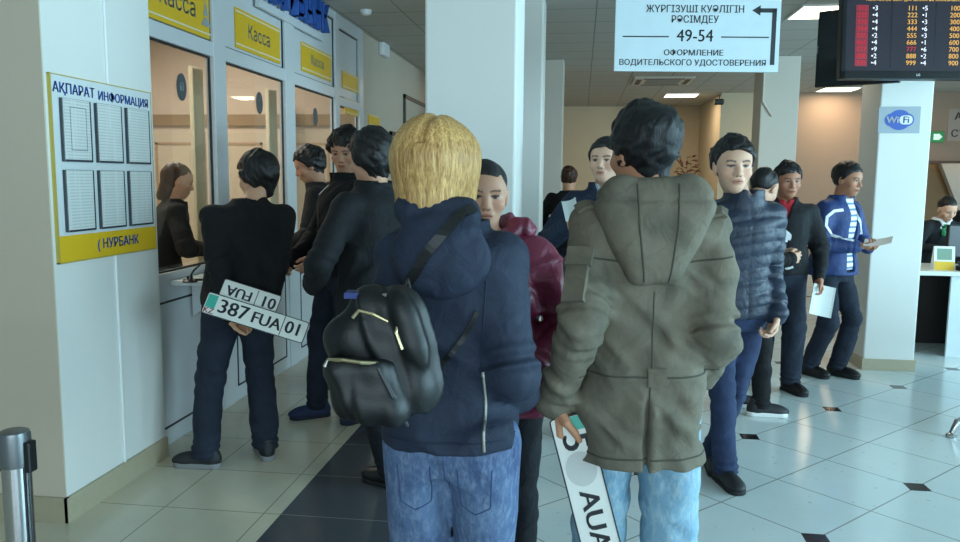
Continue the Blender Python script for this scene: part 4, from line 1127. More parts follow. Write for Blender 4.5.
# ------------------------------------------------------------------ signs, boards, screens, furniture and things in hands
def lettering(parent,body,size,loc,rot,mat,bold=0.0,depth=0.001,name='lettering',align='CENTER',sx=1.0,spacing=1.0):
    me=text_mesh(body,size,depth,align,0.0,sx,spacing)
    if bold>0: me=join_meshes([(me,Matrix.Translation((-bold,0,0))),(text_mesh(body,size,depth,align,0.0,sx,spacing),Matrix.Translation((bold,0,0)))],'lettering')
    o=link(name,me,mat,parent); o.location=loc; o.rotation_euler=rot; return o
R90=math.pi/2
XROT=(R90,0,R90)       # text on a wall that faces +x
M_paper=plain('white_paper',srgb(206,212,210),0.6,0,0.03)
def doc_mat():
    n=NT('printed_page'); sp=n.n('ShaderNodeSeparateXYZ'); n.l(n.obj(),sp.inputs[0])
    f=n.math('FRACT',n.math('MULTIPLY',sp.outputs[2],72.0)); w=n.noise(90,2,0.6,n.scaled(n.obj(),(1,1,0.02)))
    ln=n.math('MULTIPLY',n.math('GREATER_THAN',f,0.60),n.math('GREATER_THAN',w,0.42))
    n.set(Base_Color=n.mix(n.math('MULTIPLY',ln,0.28),srgb(208,212,208),srgb(96,100,104)),Roughness=0.35); return n.m
M_doc=doc_mat()
# notice board on the pillar: y 3.17..3.96, z 1.165..1.985 on x=-2.26
nb=empty('notice_board',(-2.26,3.515,1.170)); tag(nb,'white notice board of six framed pages under blue heading on the left pillar','notice board')
y0,y1,hh=-0.390,0.390,0.81
MB().box((0,y0,0),(0.012,y1,hh),0.002).build('panel',plain('board_white',srgb(214,220,220),0.45),nb)
fr=MB().box((-0.001,y0-0.008,-0.006),(0.014,y0,hh+0.004)).box((-0.001,y1,-0.006),(0.013,y1+0.003,hh+0.003)).box((-0.001,y0-0.008,hh),(0.013,y1+0.003,hh+0.004)).box((-0.001,y0-0.008,-0.006),(0.014,y1+0.003,0.0)); fr.build('frame',plain('board_edge_yellow',srgb(196,176,84),0.4,0.2),nb)
MB().box((0.0115,y0,0.0),(0.0135,y1,0.115)).build('footer_band',M_yellow,nb)
lettering(nb,'АҚПАРАТ',0.062,(0.0135,-0.235,0.755),XROT,M_blue,0.0010)
lettering(nb,'ИНФОРМАЦИЯ',0.058,(0.0135,0.150,0.750),XROT,M_blue,0.0010)
lettering(nb,'( НУРБАНК',0.065,(0.0145,0.05,0.057),XROT,M_blue,0.0010)
for r in range(2):
    for c in range(3):
        a=-0.345+0.245*c; z=0.44-0.31*r
        h=MB().box((0.012,a,z),(0.030,a+0.20,z+0.275),0.003).build('document_holder',plain('acrylic_dark_edge',srgb(58,66,72),0.25),nb)
        MB().box((0.030,a+0.002,z+0.010),(0.0312,a+0.186,z+0.273)).build('page',M_doc,h)
        if (r,c)==(0,0):
            b=MB(); A,B,Z0,Z1=a+0.045,a+0.16,z+0.05,z+0.24
            for p,q in (((A,Z0),(B,Z0+0.004)),((A,Z1-0.004),(B,Z1)),((A,Z0),(A+0.004,Z1)),((B-0.004,Z0),(B,Z1))): b.box((0.0312,p[0],p[1]),(0.0317,q[0],q[1]))
            b.build('page_border',plain('page_line',srgb(120,130,140),0.5),h)
# yellow signs of the window wall
def wallspan(p0,p1,X=XW):
    a=planex(*p0,X); b=planex(*p1,X); return a[1],a[2],b[1],b[2]
def ysign(px_l,px_r,pz_t,pz_b,txt,label,X=XW-0.03+0.002,size=0.13,logo=False,lx=None):
    a=planex(px_l,(pz_t+pz_b)/2,X); b=planex(px_r,(pz_t+pz_b)/2,X)
    zt=planex(px_r,pz_t,X)[2]; zb=planex(px_r,pz_b,X)[2]
    ya,yb=a[1],b[1]; yc=(ya+yb)/2; h=zt-zb
    e=empty('window_sign',(X,yc,zb)); tag(e,label,'sign','yellow signs over the service windows')
    w=(yb-ya)/2
    MB().box((0,-w,0),(0.008,w,h)).build('panel',M_yellow,e)
    b2=MB()
    for z in (0.085,0.90): b2.box((0.008,-w,h*z),(0.0088,w,h*z+0.010))
    b2.build('stripe',plain('pale_stripe',srgb(230,220,190),0.5),e)
    if txt: lettering(e,txt,size,(0.009,lx if lx is not None else 0,h*0.5),XROT,plain('sign_pale_grey',srgb(176,182,184),0.5),0.001)
    if logo:
        m=MB(); m.prism([(0.22,h*.25),(0.34,h*.25),(0.30,h*.42),(0.26,h*.42)],0.009,0.0105,0); m.prism([(0.25,h*.46),(0.31,h*.46),(0.28,h*.80)],0.009,0.0105,0); m.build('emblem',M_grey,e)
    return e
ysign(147,212,-6,41,'Касса','yellow sign with grey lettering and emblem over the first service window',size=0.15,logo=True,lx=-0.06)
ysign(235,279,29,64,'Касса','yellow sign with grey lettering over the second service window',size=0.14)
ysign(301,330.5,56,82,'Касса','yellow sign over the third service window',size=0.12)
ysign(342,361,79,95,None,'small yellow sign in the upper pane of the narrow fourth window')
ysign(344,361,103.5,118,None,'small yellow sign in the lower pane of the narrow fourth window',X=XW-0.03)
ysign(368,379,117,128,None,'small yellow sign on the corridor wall past the windows',X=XW-0.018)
# blue raised letters
a=planex(250,3,XW); b_=planex(326,14,XW); yc=(a[1]+b_[1])/2
e=empty('bank_letters',(XW-0.005,yc,2.76)); tag(e,'raised blue capital letters fixed high on the window wall','sign')
MB().box((-0.004,-0.72,0.0),(0.02,0.70,0.06)).build('rail',M_alum,e)
lettering(e,'НУРБАНК',0.32,(0.05,0,0.165),XROT,plain('letter_blue',srgb(52,102,190),0.4),0.006,0.035,'letters',sx=0.92)
# window badges (dark ovals on the glass)
for px,py,wn in ((181,87,'first'),(259,103,'second'),(315,117,'third')):
    p=planex(px,py,XW-0.028)
    o=MB().lathe([(0.001,0),(0.055,0.0),(0.055,0.006),(0.001,0.006)],n=28).build('number_badge',plain('badge_dark',srgb(70,82,88),0.4),None,(p[0],p[1],p[2]),(0,R90,0)); o.scale=(1.45,1,1)
    tag(o,'dark oval number badge on the glass of the %s service window'%wn,'badge')
    if wn=='first': lettering(o,'61',0.05,(0,0,0.0065),(0,0,R90),M_grey)
# vertical blinds / curtain strips behind the glass
M_blind=plain('blind_cloth',srgb(206,196,170),0.8,0,0.05)
for (px,w,lab) in ((198,0.20,'cream fabric blind gathered behind the first window'),(272,0.24,'cream fabric blind gathered behind the second window'),(322,0.22,'cream fabric blind gathered behind the third window')):
    p=planex(px,150,-3.2); m=MB()
    pts=[]; n=26
    for i in range(n+1): pts.append((w*(i/n-0.5),0.018*math.sin(i*1.6)))
    out=[(x,y+0.004) for x,y in pts]+[(x,y-0.004) for x,y in pts[::-1]]
    m.prism([(q[1],q[0]) for q in out],0.0,2.45,2)
    tag(m.build('window_blind',M_blind,None,(p[0],p[1],0),smooth=True),lab,'blind')
# ledge of the counter with a pen on a holder
lg=empty('counter_ledge',(XW,4.18,0)); tag(lg,'white counter ledge running under the service windows','counter')
MB().box((0.0,0.0,0.925),(0.33,3.9,0.955),0.004).build('ledge_top',plain('ledge_white',srgb(206,212,208),0.35),lg)
MB().box((0.316,0.002,0.922),(0.334,3.9,0.953)).build('edge_strip',plain('ledge_edge_tan',srgb(150,132,108),0.5),lg)
for y in (0.25,1.3,2.5,3.6):
    MB().prism([(0.0,0.925),(0.28,0.925),(0.0,0.70)],y,y+0.03,1).build('bracket',M_alum,lg)
p=ground(190,282,0.955)
ph=empty('pen_holder',(max(p[0],-2.24),p[1],0.955)); tag(ph,'small black pen holder with corded pen on the counter ledge','pen holder')
MB().lathe([(0.001,0),(0.042,0),(0.040,0.008),(0.018,0.016),(0.016,0.035),(0.001,0.035)],n=20).build('base',M_black,ph,smooth=True)
MB().tube([(0,0,0.03),(0.02,0.01,0.065),(0.055,0.025,0.10)],[0.005,0.006,0.004],8).build('pen',M_black,ph)
MB().tube([(0.04,-0.01,0.012),(0.07,0.02,0.010),(0.05,0.06,0.010),(-0.02,0.06,0.008),(-0.05,0.02,0.008)],0.004,6).build('cord',M_black,ph)
# booth desk with papers
dk=empty('booth_desk',(-2.68,4.1,0)); tag(dk,'desk inside the booth just behind the service windows','desk')
MB().box((0.05,0,0.90),(0.26,4.0,0.94),0.004).build('desk_top',plain('booth_desk_top',srgb(190,176,150),0.4),dk)
MB().box((0.22,0,0.0),(0.25,4.0,0.90)).build('desk_panel',M_alum,dk)
for i,(x,y,r,lab) in enumerate(((-2.53,4.30,0.1,'loose white papers nearest the glass inside the first window'),(-2.53,4.72,-0.1,'loose white papers farther along inside the first window'))):
    m=MB(); 
    for k in range(4): m.box((-0.080+0.004*k,-0.148+0.006*k,0.0015*k),(0.080+0.004*k,0.148+0.006*k,0.0015*k+0.0012))
    tag(m.build('paper_stack',M_paper,None,(x,y,0.941),(0,0,r)),lab,'papers')
# corridor: framed door board and small frame
def yframe(px0,px1,pyt,pyb,name,label,cat,X=XW-0.02):
    a=planex(px0,pyt,X); b=planex(px1,pyt+6,X); zb=planex(px0,pyb,X)[2]
    zb=max(zb,0.3)
    e=empty(name,(X,a[1],zb)); tag(e,label,cat); L=b[1]-a[1]; h=a[2]-zb
    f=MB(); t=0.05
    f.box((0,0,0),(0.03,t,h)).box((0,L-t,0),(0.03,L,h)).box((0,0,h-t),(0.03,L,h)).box((0,0,0),(0.03,L,t)); f.build('frame',plain('frame_dark',srgb(70,66,62),0.5),e)
    MB().box((0.0,t,t),(0.012,L-t,h-t)).build('panel',plain('frame_panel',srgb(190,190,180),0.3),e); return e
yframe(403,440,94,200,'wall_board','tall white board in a dark frame on the far corridor wall','notice board')
yframe(389,400,131,170,'wall_frame','small framed sheet on the corridor wall before the tall board','picture frame')
# hanging direction sign
sc_=at(697,35,5.4); sg=empty('hanging_sign',(sc_[0],sc_[1],sc_[2]),YAW+math.radians(-0.6)); tag(sg,'white hanging sign with black direction text and arrow','sign')
pl=planey(617,69,sc_[1]); wS=1.105; hS=0.485
MB().box((-wS/2,-0.008,-hS/2),(wS/2,0.008,hS/2),0.002).build('panel',plain('sign_white',srgb(206,222,228),0.4),sg)
M_ink=plain('black_ink',srgb(30,34,40),0.5)
TR=(R90,0,0)
for t,s,x,z in (('ЖҮРГІЗУШІ КУӘЛІГІН',0.066,-0.02,0.165),('РӘСІМДЕУ',0.066,-0.02,0.098),('49-54',0.112,-0.015,-0.010),('ОФОРМЛЕНИЕ',0.052,-0.02,-0.120),('ВОДИТЕЛЬСКОГО УДОСТОВЕРЕНИЯ',0.054,-0.025,-0.185)):
    o=lettering(sg,t,s,(x,-0.0085,z),TR,M_ink,0.0009)
    tgt={'ЖҮРГІЗУШІ КУӘЛІГІН':0.655,'РӘСІМДЕУ':0.315,'49-54':0.245,'ОФОРМЛЕНИЕ':0.40,'ВОДИТЕЛЬСКОГО УДОСТОВЕРЕНИЯ':0.985}[t]
    o.scale=(tgt/max(o.dimensions[0],1e-3),1,1)
MB().box((-0.50,-0.0095,-0.018),(-0.19,-0.008,-0.010)).box((0.16,-0.0095,-0.018),(0.48,-0.008,-0.010)).build('rule',M_ink,sg)
ar=MB().box((0.495,-0.0095,-0.195),(0.525,-0.008,0.175)).box((0.40,-0.0095,0.147),(0.525,-0.008,0.175)).prism([(0.36,0.161),(0.415,0.195),(0.415,0.127)],-0.0095,-0.008,1); ar.build('arrow',M_ink,sg)
for x in (-0.45,0.45): MB().tube([(x,0,hS/2-0.01),(x,0,CEIL-sc_[2])],0.004,8).build('hanging_rod',M_chrome,sg)
# queue screens
def screen_mat(name,em):
    n=NT(name); n.set(Base_Color=srgb(20,20,26),Roughness=0.12); n.b.inputs['Emission Color'].default_value=(*em,1); n.b.inputs['Emission Strength'].default_value=1.0; return n.m
M_scr=screen_mat('screen_dark_glow',(0.018,0.020,0.032))
M_red=plain('screen_red',srgb(160,20,40),0.4,emit=srgb(170,30,48),es=0.8); M_amb=plain('screen_amber',srgb(190,140,60),0.4,emit=srgb(206,160,80),es=0.8); M_wht=plain('screen_white',srgb(210,210,215),0.4,emit=srgb(205,205,212),es=0.8)
c=at(916,31,5.55); tv=empty('queue_screen',(c[0],c[1],c[2]),YAW-0.10); tag(tv,'large black hanging screen showing columns of queue numbers in red and amber','screen')
tv.rotation_euler=(math.radians(-4),0,YAW-0.02)
w,h=1.02,0.66
MB().box((-w/2,-0.0,-h/2),(w/2,0.07,h/2),0.010).build('casing',M_black,tv)
bz=MB(); bz.box((-w/2,-0.012,-h/2),(w/2,0.0,-h/2+0.055),0.003).box((-w/2,-0.012,h/2-0.03),(w/2,0.0,h/2),0.003).box((-w/2,-0.012,-h/2),(-w/2+0.03,0.0,h/2),0.003).box((w/2-0.03,-0.012,-h/2),(w/2,0.0,h/2),0.003); bz.build('bezel',plain('gloss_black',srgb(16,18,22),0.12),tv)
MB().box((-w/2+0.03,-0.003,-h/2+0.055),(w/2-0.03,0.001,h/2-0.03)).build('display',M_scr,tv)
lettering(tv,'LG',0.022,(0.02,-0.0125,-h/2+0.027),TR,M_white)
for x in (-0.17,0.13): MB().box((x-0.004,-0.0038,-h/2+0.075),(x+0.004,-0.002,h/2-0.10)).build('divider',plain('screen_line',srgb(6,6,10),0.3),tv)
rows=[('333','3'),('111','4'),('222','4'),('333','4'),('444','4'),('555','4'),('777','9'),('888','2'),('999','4')]
cols=[(-0.36,['111','222','333','444','555','666','777','888','999'],'344424924',M_red,-0.285),(-0.03,['111','222','333','444','555','666','777','888','999'],'513631624',M_amb,0.055),(0.26,['100','200','300','400','500','600','700','800','900'],'921343163',M_amb,0.345)]
for x,ns,ks,mt,x2 in cols:
    for i in range(9):
        z=h/2-0.177-i*0.0467
        mm=M_red if (mt is M_amb and x<0 and i==6) else mt
        if mt is M_red: MB().box((x-0.055,-0.0040,z-0.0225),(x+0.03,-0.0032,z+0.0225)).build('red_cell',plain('screen_dark_red',srgb(110,16,32),0.4,emit=srgb(112,22,38),es=0.8),tv); lettering(tv,ns[i],0.044,(x-0.012,-0.0045,z),TR,M_red,0.0004,0.0004,'queue_number')
        else: lettering(tv,ns[i],0.046,(x,-0.0045,z),TR,mm,0.0004,0.0004,'queue_number')
        lettering(tv,'•'+ks[i],0.046,(x2,-0.0045,z),TR,M_wht,0.0003,0.0004,'desk_number')
lettering(tv,'Количество мест для записи на ближайшее время',0.030,(0.02,-0.0045,h/2-0.118),TR,M_amb,0,0.0004,'headline')
MB().box((-0.12,0.07,-0.12),(0.12,0.10,0.12)).build('mount_plate',M_black,tv)
MB().tube([(0,0.10,0),(0,0.13,0.05),(0,0.13,CEIL-c[2]-0.005)],0.022,12).build('ceiling_pole',M_black,tv)
c2=at(858,46,6.3); t2=empty('side_screen',(c2[0],c2[1],c2[2]),YAW+math.radians(-38)); tag(t2,'dark switched-off screen hung at an angle behind the large queue screen','screen')
w2,h2=0.62,0.60
MB().box((-w2/2,0,-h2/2),(w2/2,0.06,h2/2),0.008).build('casing',M_black,t2)
MB().box((-w2/2+0.025,-0.004,-h2/2+0.03),(w2/2-0.025,0.001,h2/2-0.025)).build('display',plain('dark_display',srgb(22,28,32),0.2),t2)
MB().tube([(0,0.06,0),(0,0.09,0.03),(0,0.09,CEIL-c2[2]-0.005)],0.02,12).build('ceiling_pole',M_black,t2)
MB().box((-w2/2+0.006,-0.002,-0.03),(-w2/2+0.012,-0.0005,0.03)).build('indicator',M_grey,t2)
# wireless sign on the right column
p=planey(899,120,6.72); wf=empty('wireless_sign',(p[0],6.72,p[2])); tag(wf,'grey Wi-Fi sign with blue oval on the right column','sign')
MB().box((-0.158,-0.006,-0.105),(0.158,0.0,0.105),0.001).build('panel',plain('sign_grey',srgb(160,172,180),0.4),wf)
def oval(cx,cz,rx,rz,n=32): return [(cx+rx*math.cos(2*math.pi*i/n),cz+rz*math.sin(2*math.pi*i/n)) for i in range(n)]
def rrect(x0,z0,x1,z1,r,n=6):
    o=[]
    for cx,cz,a0 in ((x1-r,z1-r,0),(x0+r,z1-r,90),(x0+r,z0+r,180),(x1-r,z0+r,270)):
        for i in range(n+1):
            a=math.radians(a0+90*i/n); o.append((cx+r*math.cos(a),cz+r*math.sin(a)))
    return o
MB().prism(oval(0,0,0.088,0.080),-0.0075,-0.006,1).prism(rrect(-0.112,-0.05,0.112,0.05,0.05),-0.0078,-0.0062,1).build('emblem_field',plain('emblem_blue',srgb(44,88,176),0.4),wf)
MB().prism(rrect(0.0,-0.036,0.100,0.036,0.034),-0.0092,-0.0078,1).build('emblem_light_half',M_white,wf)
lettering(wf,'Wi',0.075,(-0.050,-0.0095,-0.002),TR,M_white,0.0015)
lettering(wf,'Fi',0.075,(0.050,-0.0100,-0.002),TR,plain('emblem_blue',srgb(44,88,176),0.4),0.0015)
# far right: hall sign with exit light
p=planey(951,125,14.5); 
es=empty('hall_sign',(p[0]+0.70,14.5,p[2])); tag(es,'grey sign with dark capitals on the wall above the stair opening','sign')
MB().box((-0.75,-0.01,-0.27),(0.75,0.0,0.27)).build('panel',plain('hall_sign_panel',srgb(170,150,134),0.5),es)
lettering(es,'АСХАНА',0.17,(-0.30,-0.012,0.14),TR,M_ink,0.003); lettering(es,'СТОЛОВАЯ',0.17,(-0.22,-0.012,-0.15),TR,M_ink,0.003)
p=planey(936,137,14.5); ex=MB().box((-0.11,-0.05,-0.09),(0.11,0,0.09),0.01).build('exit_light',plain('exit_green',srgb(30,120,60),0.4,emit=srgb(40,150,70),es=0.35),None,(p[0],14.5,p[2])); tag(ex,'small green exit light left of the hall sign','exit sign')
MB().box((-0.06,-0.054,-0.05),(0.02,-0.05,0.05)).prism([(0.02,-0.06),(0.08,0),(0.02,0.06)],-0.054,-0.05,1).build('symbol',plain('exit_white',srgb(220,240,225),0.4,emit=srgb(220,240,225),es=0.5),ex)
# sloping white stair side wall
pts_=[planey(px,py,15.9) for px,py in ((936,150),(1010,150),(1010,330),(966,228))]
struct(MB().prism([(float(q[0]),float(q[2])) for q in pts_],15.9,16.05,1).build('wall_stair_side',wall_mat('stair_side_paint',srgb(226,220,206))))
# desk at the right
dl=ground(917,352); dsk=empty('reception_desk',(2.98,7.35,0),0.0); tag(dsk,'white reception desk with pale top behind the right column','desk')
MB().box((-0.16,-0.05,0.735),(1.7,0.70,0.775),0.006).build('desk_top',plain('desk_top_pale',srgb(214,216,206),0.35),dsk)
MB().box((0.30,0.0,0.0),(1.66,0.025,0.735)).build('front_panel',plain('desk_panel_white',srgb(206,214,216),0.4),dsk)
MB().box((1.64,0.03,0.0),(1.67,0.66,0.735)).build('side_panel',M_alum,dsk)
MB().box((-0.13,0.62,0.0),(1.63,0.64,0.70)).build('back_panel',plain('desk_back_dark',srgb(48,44,44),0.6),dsk)
bg=empty('paper_bag',(3.0,7.70,0.0)); tag(bg,'tan paper bag standing in the shade under the reception desk','bag')
MB().prism([(-0.08,0),(0.08,0),(0.085,0.24),(-0.085,0.24)],-0.05,0.05,1).build('sack',plain('kraft_paper',srgb(150,112,80),0.8),bg)
bg.location=(2.96,7.62,0)
MB().tube([(-0.04,0,0.235),(-0.035,0,0.29),(0.035,0,0.29),(0.04,0,0.235)],0.005,6).build('handle',plain('kraft_handle',srgb(126,92,64),0.8),bg)
mz=0.775
mo=empty('desk_monitor',(3.55,7.62,mz),math.radians(10)); tag(mo,'black computer monitor seen from behind on the reception desk','monitor')
MB().box((-0.24,-0.02,0.10),(0.24,0.025,0.40),0.012).build('casing',M_black,mo); MB().box((-0.03,-0.01,0.01),(0.03,0.015,0.16)).build('stand',M_black,mo)
MB().lathe([(0.001,0),(0.11,0),(0.11,0.012),(0.001,0.014)],n=24).build('base',M_black,mo)
MB().box((-0.20,0.025,0.13),(0.20,0.028,0.38)).build('display',M_scr,mo)
cs=empty('leaflet_stand',(3.25,7.45,mz),math.radians(-6)); tag(cs,'small yellow and white leaflet stand at the front of the reception desk','leaflet stand')
MB().prism([(-0.02,0),(0.09,0),(0.03,0.21),(0.015,0.21)],-0.085,0.085,0).build('stand',M_white,cs)
MB().prism([(-0.022,0.0),(-0.018,0.0),(-0.0085,0.075),(-0.0125,0.075)],-0.08,0.08,0).build('yellow_panel',M_yellow,cs)
MB().prism([(-0.006,0.09),(-0.003,0.09),(0.011,0.19),(0.008,0.19)],-0.06,0.06,0).build('leaflet',plain('leaflet_green',srgb(120,150,130),0.5),cs)
ph=empty('desk_telephone',(3.42,7.37,mz),0.1); ph.scale=(0.8,0.8,0.8); tag(ph,'dark desk telephone beside the leaflet stand','telephone')
MB().prism([(-0.10,0),(0.10,0),(0.10,0.055),(-0.10,0.025)],-0.08,0.08,0).build('base',M_black,ph); MB().tube([(-0.055,-0.09,0.065),(-0.055,-0.03,0.058),(-0.055,0.03,0.065),(-0.055,0.09,0.085)],[0.022,0.014,0.014,0.022],10).build('handset',M_black,ph,smooth=True)
# bench, only its chrome foot in view
gp=ground(951,437); bn=empty('waiting_bench',(gp[0],gp[1],0)); tag(bn,'chrome foot of a waiting bench at the right edge','bench')
MB().tube([(0.0,0,0.028),(0.03,0.0,0.10),(0.12,0.03,0.13),(0.30,0.09,0.145),(0.48,0.15,0.13),(0.58,0.18,0.10),(0.60,0.19,0.028)],[0.014,0.02,0.022,0.024,0.022,0.02,0.014],12).build('foot_arch',M_chrome,bn,smooth=True)
for x,y in ((0,0),(0.60,0.19)): MB().lathe([(0.001,0),(0.030,0),(0.032,0.014),(0.018,0.026),(0.001,0.028)],c=(x,y,0),n=20).build('foot_pad',M_chrome,bn,smooth=True)
MB().tube([(0.30,0.09,0.14),(0.30,0.09,0.36)],0.024,12).build('post',M_chrome,bn,smooth=True)
MB().box((0.28,0.05,0.34),(2.6,0.13,0.40),0.006).build('beam',M_chrome,bn)
for y in (0.75,1.37,1.99): MB().prism([(-0.22,0.43),(0.20,0.40),(0.28,0.42),(0.42,0.86),(0.39,0.87),(0.25,0.45),(-0.20,0.46)],y,y+0.56,0).build('seat',plain('bench_metal',srgb(150,154,158),0.35,0.8),bn)
# rope post
gq=at(14,430,1.80); q=(gq[0],gq[1]); sp_=empty('queue_post',(q[0],q[1],0)); tag(sp_,'steel queue post with red belt at the lower left corner','queue post')
MB().lathe([(0.001,0),(0.17,0),(0.17,0.012),(0.05,0.03),(0.032,0.035),(0.001,0.035)],n=40).build('base',M_black,sp_,smooth=True)
MB().lathe([(0.001,0.03),(0.032,0.03),(0.032,0.90),(0.001,0.90)],n=32).build('pole',M_chrome,sp_,smooth=True)
hz_=float(gq[2])
MB().lathe([(0.001,0.86),(0.034,0.86),(0.035,0.87),(0.035,hz_-0.012),(0.033,hz_-0.003),(0.026,hz_),(0.001,hz_)],n=32).build('head',plain('post_head_grey',srgb(120,124,126),0.35,0.7),sp_,smooth=True)
MB().box((0.030,-0.014,hz_-0.10),(0.046,0.014,hz_-0.025),0.003).build('belt_slot',M_black,sp_)
MB().box((-0.044,-0.014,hz_-0.10),(-0.030,0.014,hz_-0.025),0.003).build('belt_slot',M_black,sp_)
MB().box((-0.9,-0.0015,hz_-0.088),(-0.043,0.0015,hz_-0.038)).build('belt',plain('red_belt',srgb(190,24,40),0.6),sp_)
MB().tube([(0.030,-0.012,0.05),(0.030,-0.012,0.86)],0.003,6).build('groove',M_black,sp_)
# ceiling: light panels, cassette, detector
M_lamp=plain('lamp_diffuser',srgb(255,240,210),0.5,emit=(1.0,0.84,0.58),es=7.0)
def ceil_light(x,y,label,power=46,s=0.56,lc=(1.0,0.84,0.64)):
    e=empty('ceiling_light',(x,y,CEIL)); tag(e,label,'ceiling light','square ceiling light panels')
    f=MB().box((-s/2-0.02,-s/2-0.02,-0.016),(s/2+0.02,-s/2,0)).box((-s/2-0.02,s/2,-0.016),(s/2+0.02,s/2+0.02,0)).box((-s/2-0.02,-s/2,-0.016),(-s/2,s/2,0)).box((s/2,-s/2,-0.016),(s/2+0.02,s/2,0)); f.build('frame',M_white,e)
    MB().box((-s/2,-s/2,-0.010),(s/2,s/2,-0.002)).build('diffuser',M_lamp,e)
    l=bpy.data.lights.new('panel_light','AREA'); l.size=s*0.9; l.energy=power; l.color=lc; lo_=bpy.data.objects.new('panel_light',l); COL.objects.link(lo_); lo_.parent=e; lo_.location=(0,0,-0.03)
    return e
for (px,py,lab,pw) in ((828,11,'bright ceiling panel beside the screens',14),(838,89,'bright ceiling panel far back, under the screens in the picture',13),(681,95,'bright ceiling panel far back, under the hanging sign in the picture',13)):
    g_=ground(px,py,CEIL); ceil_light(g_[0],g_[1],lab,pw)
for (x,y,lab) in ((-0.95,13.2,'added ceiling panel above the far hall near the back wall'),(4.6,12.8,'added ceiling panel above the far right part of the hall'),(7.4,15.6,'added ceiling panel above the stairwell')):
    ceil_light(x,y,lab,15)  # extra panels added out of sight to light the far hall
for y,lab in ((5.3,'booth ceiling panel behind the first window'),(6.9,'booth ceiling panel behind the third window')):
    ceil_light(-3.7,y,lab,36,lc=(1.0,0.90,0.78))
g_=ground(662,80,CEIL); ac=empty('air_conditioner',(g_[0],g_[1],CEIL)); tag(ac,'square cassette air conditioner in the ceiling under the hanging sign','air conditioner')
MB().box((-0.45,-0.45,-0.03),(0.45,0.45,0),0.008).build('panel',plain('cassette_white',srgb(206,200,188),0.4),ac)
for k in range(4):
    m=MB(); m.M=Matrix.Rotation(k*R90,4,'Z'); m.box((-0.30,0.33,-0.036),(0.30,0.40,-0.029)); m.build('vent_slot',plain('vent_dark',srgb(96,90,82),0.6),ac)
m=MB()
for i in range(9): m.box((-0.26,-0.26+0.06*i,-0.036),(0.26,-0.235+0.06*i,-0.029))
m.build('intake_grille',plain('vent_grey',srgb(150,144,134),0.6),ac)
g_=ground(366,10,CEIL); o=MB().lathe([(0.001,-0.045),(0.035,-0.045),(0.05,-0.03),(0.055,0),(0.001,0)],n=24).build('smoke_detector',M_white,None,(g_[0],g_[1],CEIL),smooth=True); tag(o,'round white smoke detector on the dim ceiling over the windows','smoke detector')
p=planex(383,48,XW); em=empty('corridor_lamp',(XW-0.02,p[1],p[2])); tag(em,'small white wall lamp high on the corridor wall after the windows','lamp')
MB().box((0,-0.14,-0.10),(0.07,0.14,0.10),0.02).build('housing',M_white,em)
p=planey(719,102,14.45); dm=empty('security_camera',(p[0],14.5,p[2])); tag(dm,'small black security camera high on the far wall','camera')
MB().box((-0.08,-0.10,-0.05),(0.08,0.0,0.05),0.02).build('housing',M_black,dm); MB().tube([(0,-0.05,0.04),(0,-0.05,0.10),(0,-0.0,0.12)],0.012,8).build('bracket',M_black,dm)
p=planey(783,158,14.5); o=MB().box((-0.11,-0.03,-0.17),(0.11,0,0.17),0.004).build('wall_plaque',plain('plaque_brown',srgb(140,90,50),0.5),None,(p[0],14.5,p[2])); tag(o,'small brown plaque on the tan far wall','plaque')
p=planey(763,92,10.3); o=MB().tube([(p[0],10.285,CEIL),(p[0],10.285,p[2]-0.12),(p[0]+0.12,10.285,p[2]-0.30)],0.012,8).build('wall_cable',plain('cable_pale',srgb(206,196,180),0.6),None); tag(o,'pale cable running down the far column','cable')
# red-leaved plant by the back wall
pp=at(684,200,13.2); pl_=empty('potted_plant',(pp[0],pp[1],0)); tag(pl_,'tall potted plant with red-brown leaves near the back wall','plant')
MB().lathe([(0.001,0),(0.16,0),(0.20,0.34),(0.18,0.34),(0.17,0.30),(0.001,0.30)],n=24).build('pot',plain('pot_clay',srgb(120,80,60),0.7),pl_,smooth=True)
MB().tube([(0,0,0.3),(0.02,0,0.9),(0,0.02,1.5)],[0.02,0.016,0.01],8).build('stem',plain('stem_brown',srgb(80,56,40),0.8),pl_)
rg=random.Random(5); lf=MB()
for i in range(170):
    z=rg.uniform(0.9,1.95); a=rg.uniform(0,6.28); r=rg.uniform(0.02,0.24)*(1.2-abs(z-1.45)*0.9); L=rg.uniform(0.08,0.15)
    lf.M=Matrix.Translation((r*math.cos(a),r*math.sin(a),z))@Matrix.Rotation(a,4,'Z')@Matrix.Rotation(rg.uniform(-1.0,0.6),4,'Y')@Matrix.Rotation(rg.uniform(-0.6,0.6),4,'X')
    lf.quad((0,0,0),(L*0.5,L*0.22,0.01),(L,0,-0.01),(L*0.5,-L*0.22,0.01))
lf.build('leaves',plain('leaf_red_brown',srgb(132,62,34),0.6,0,0.3,20),pl_)

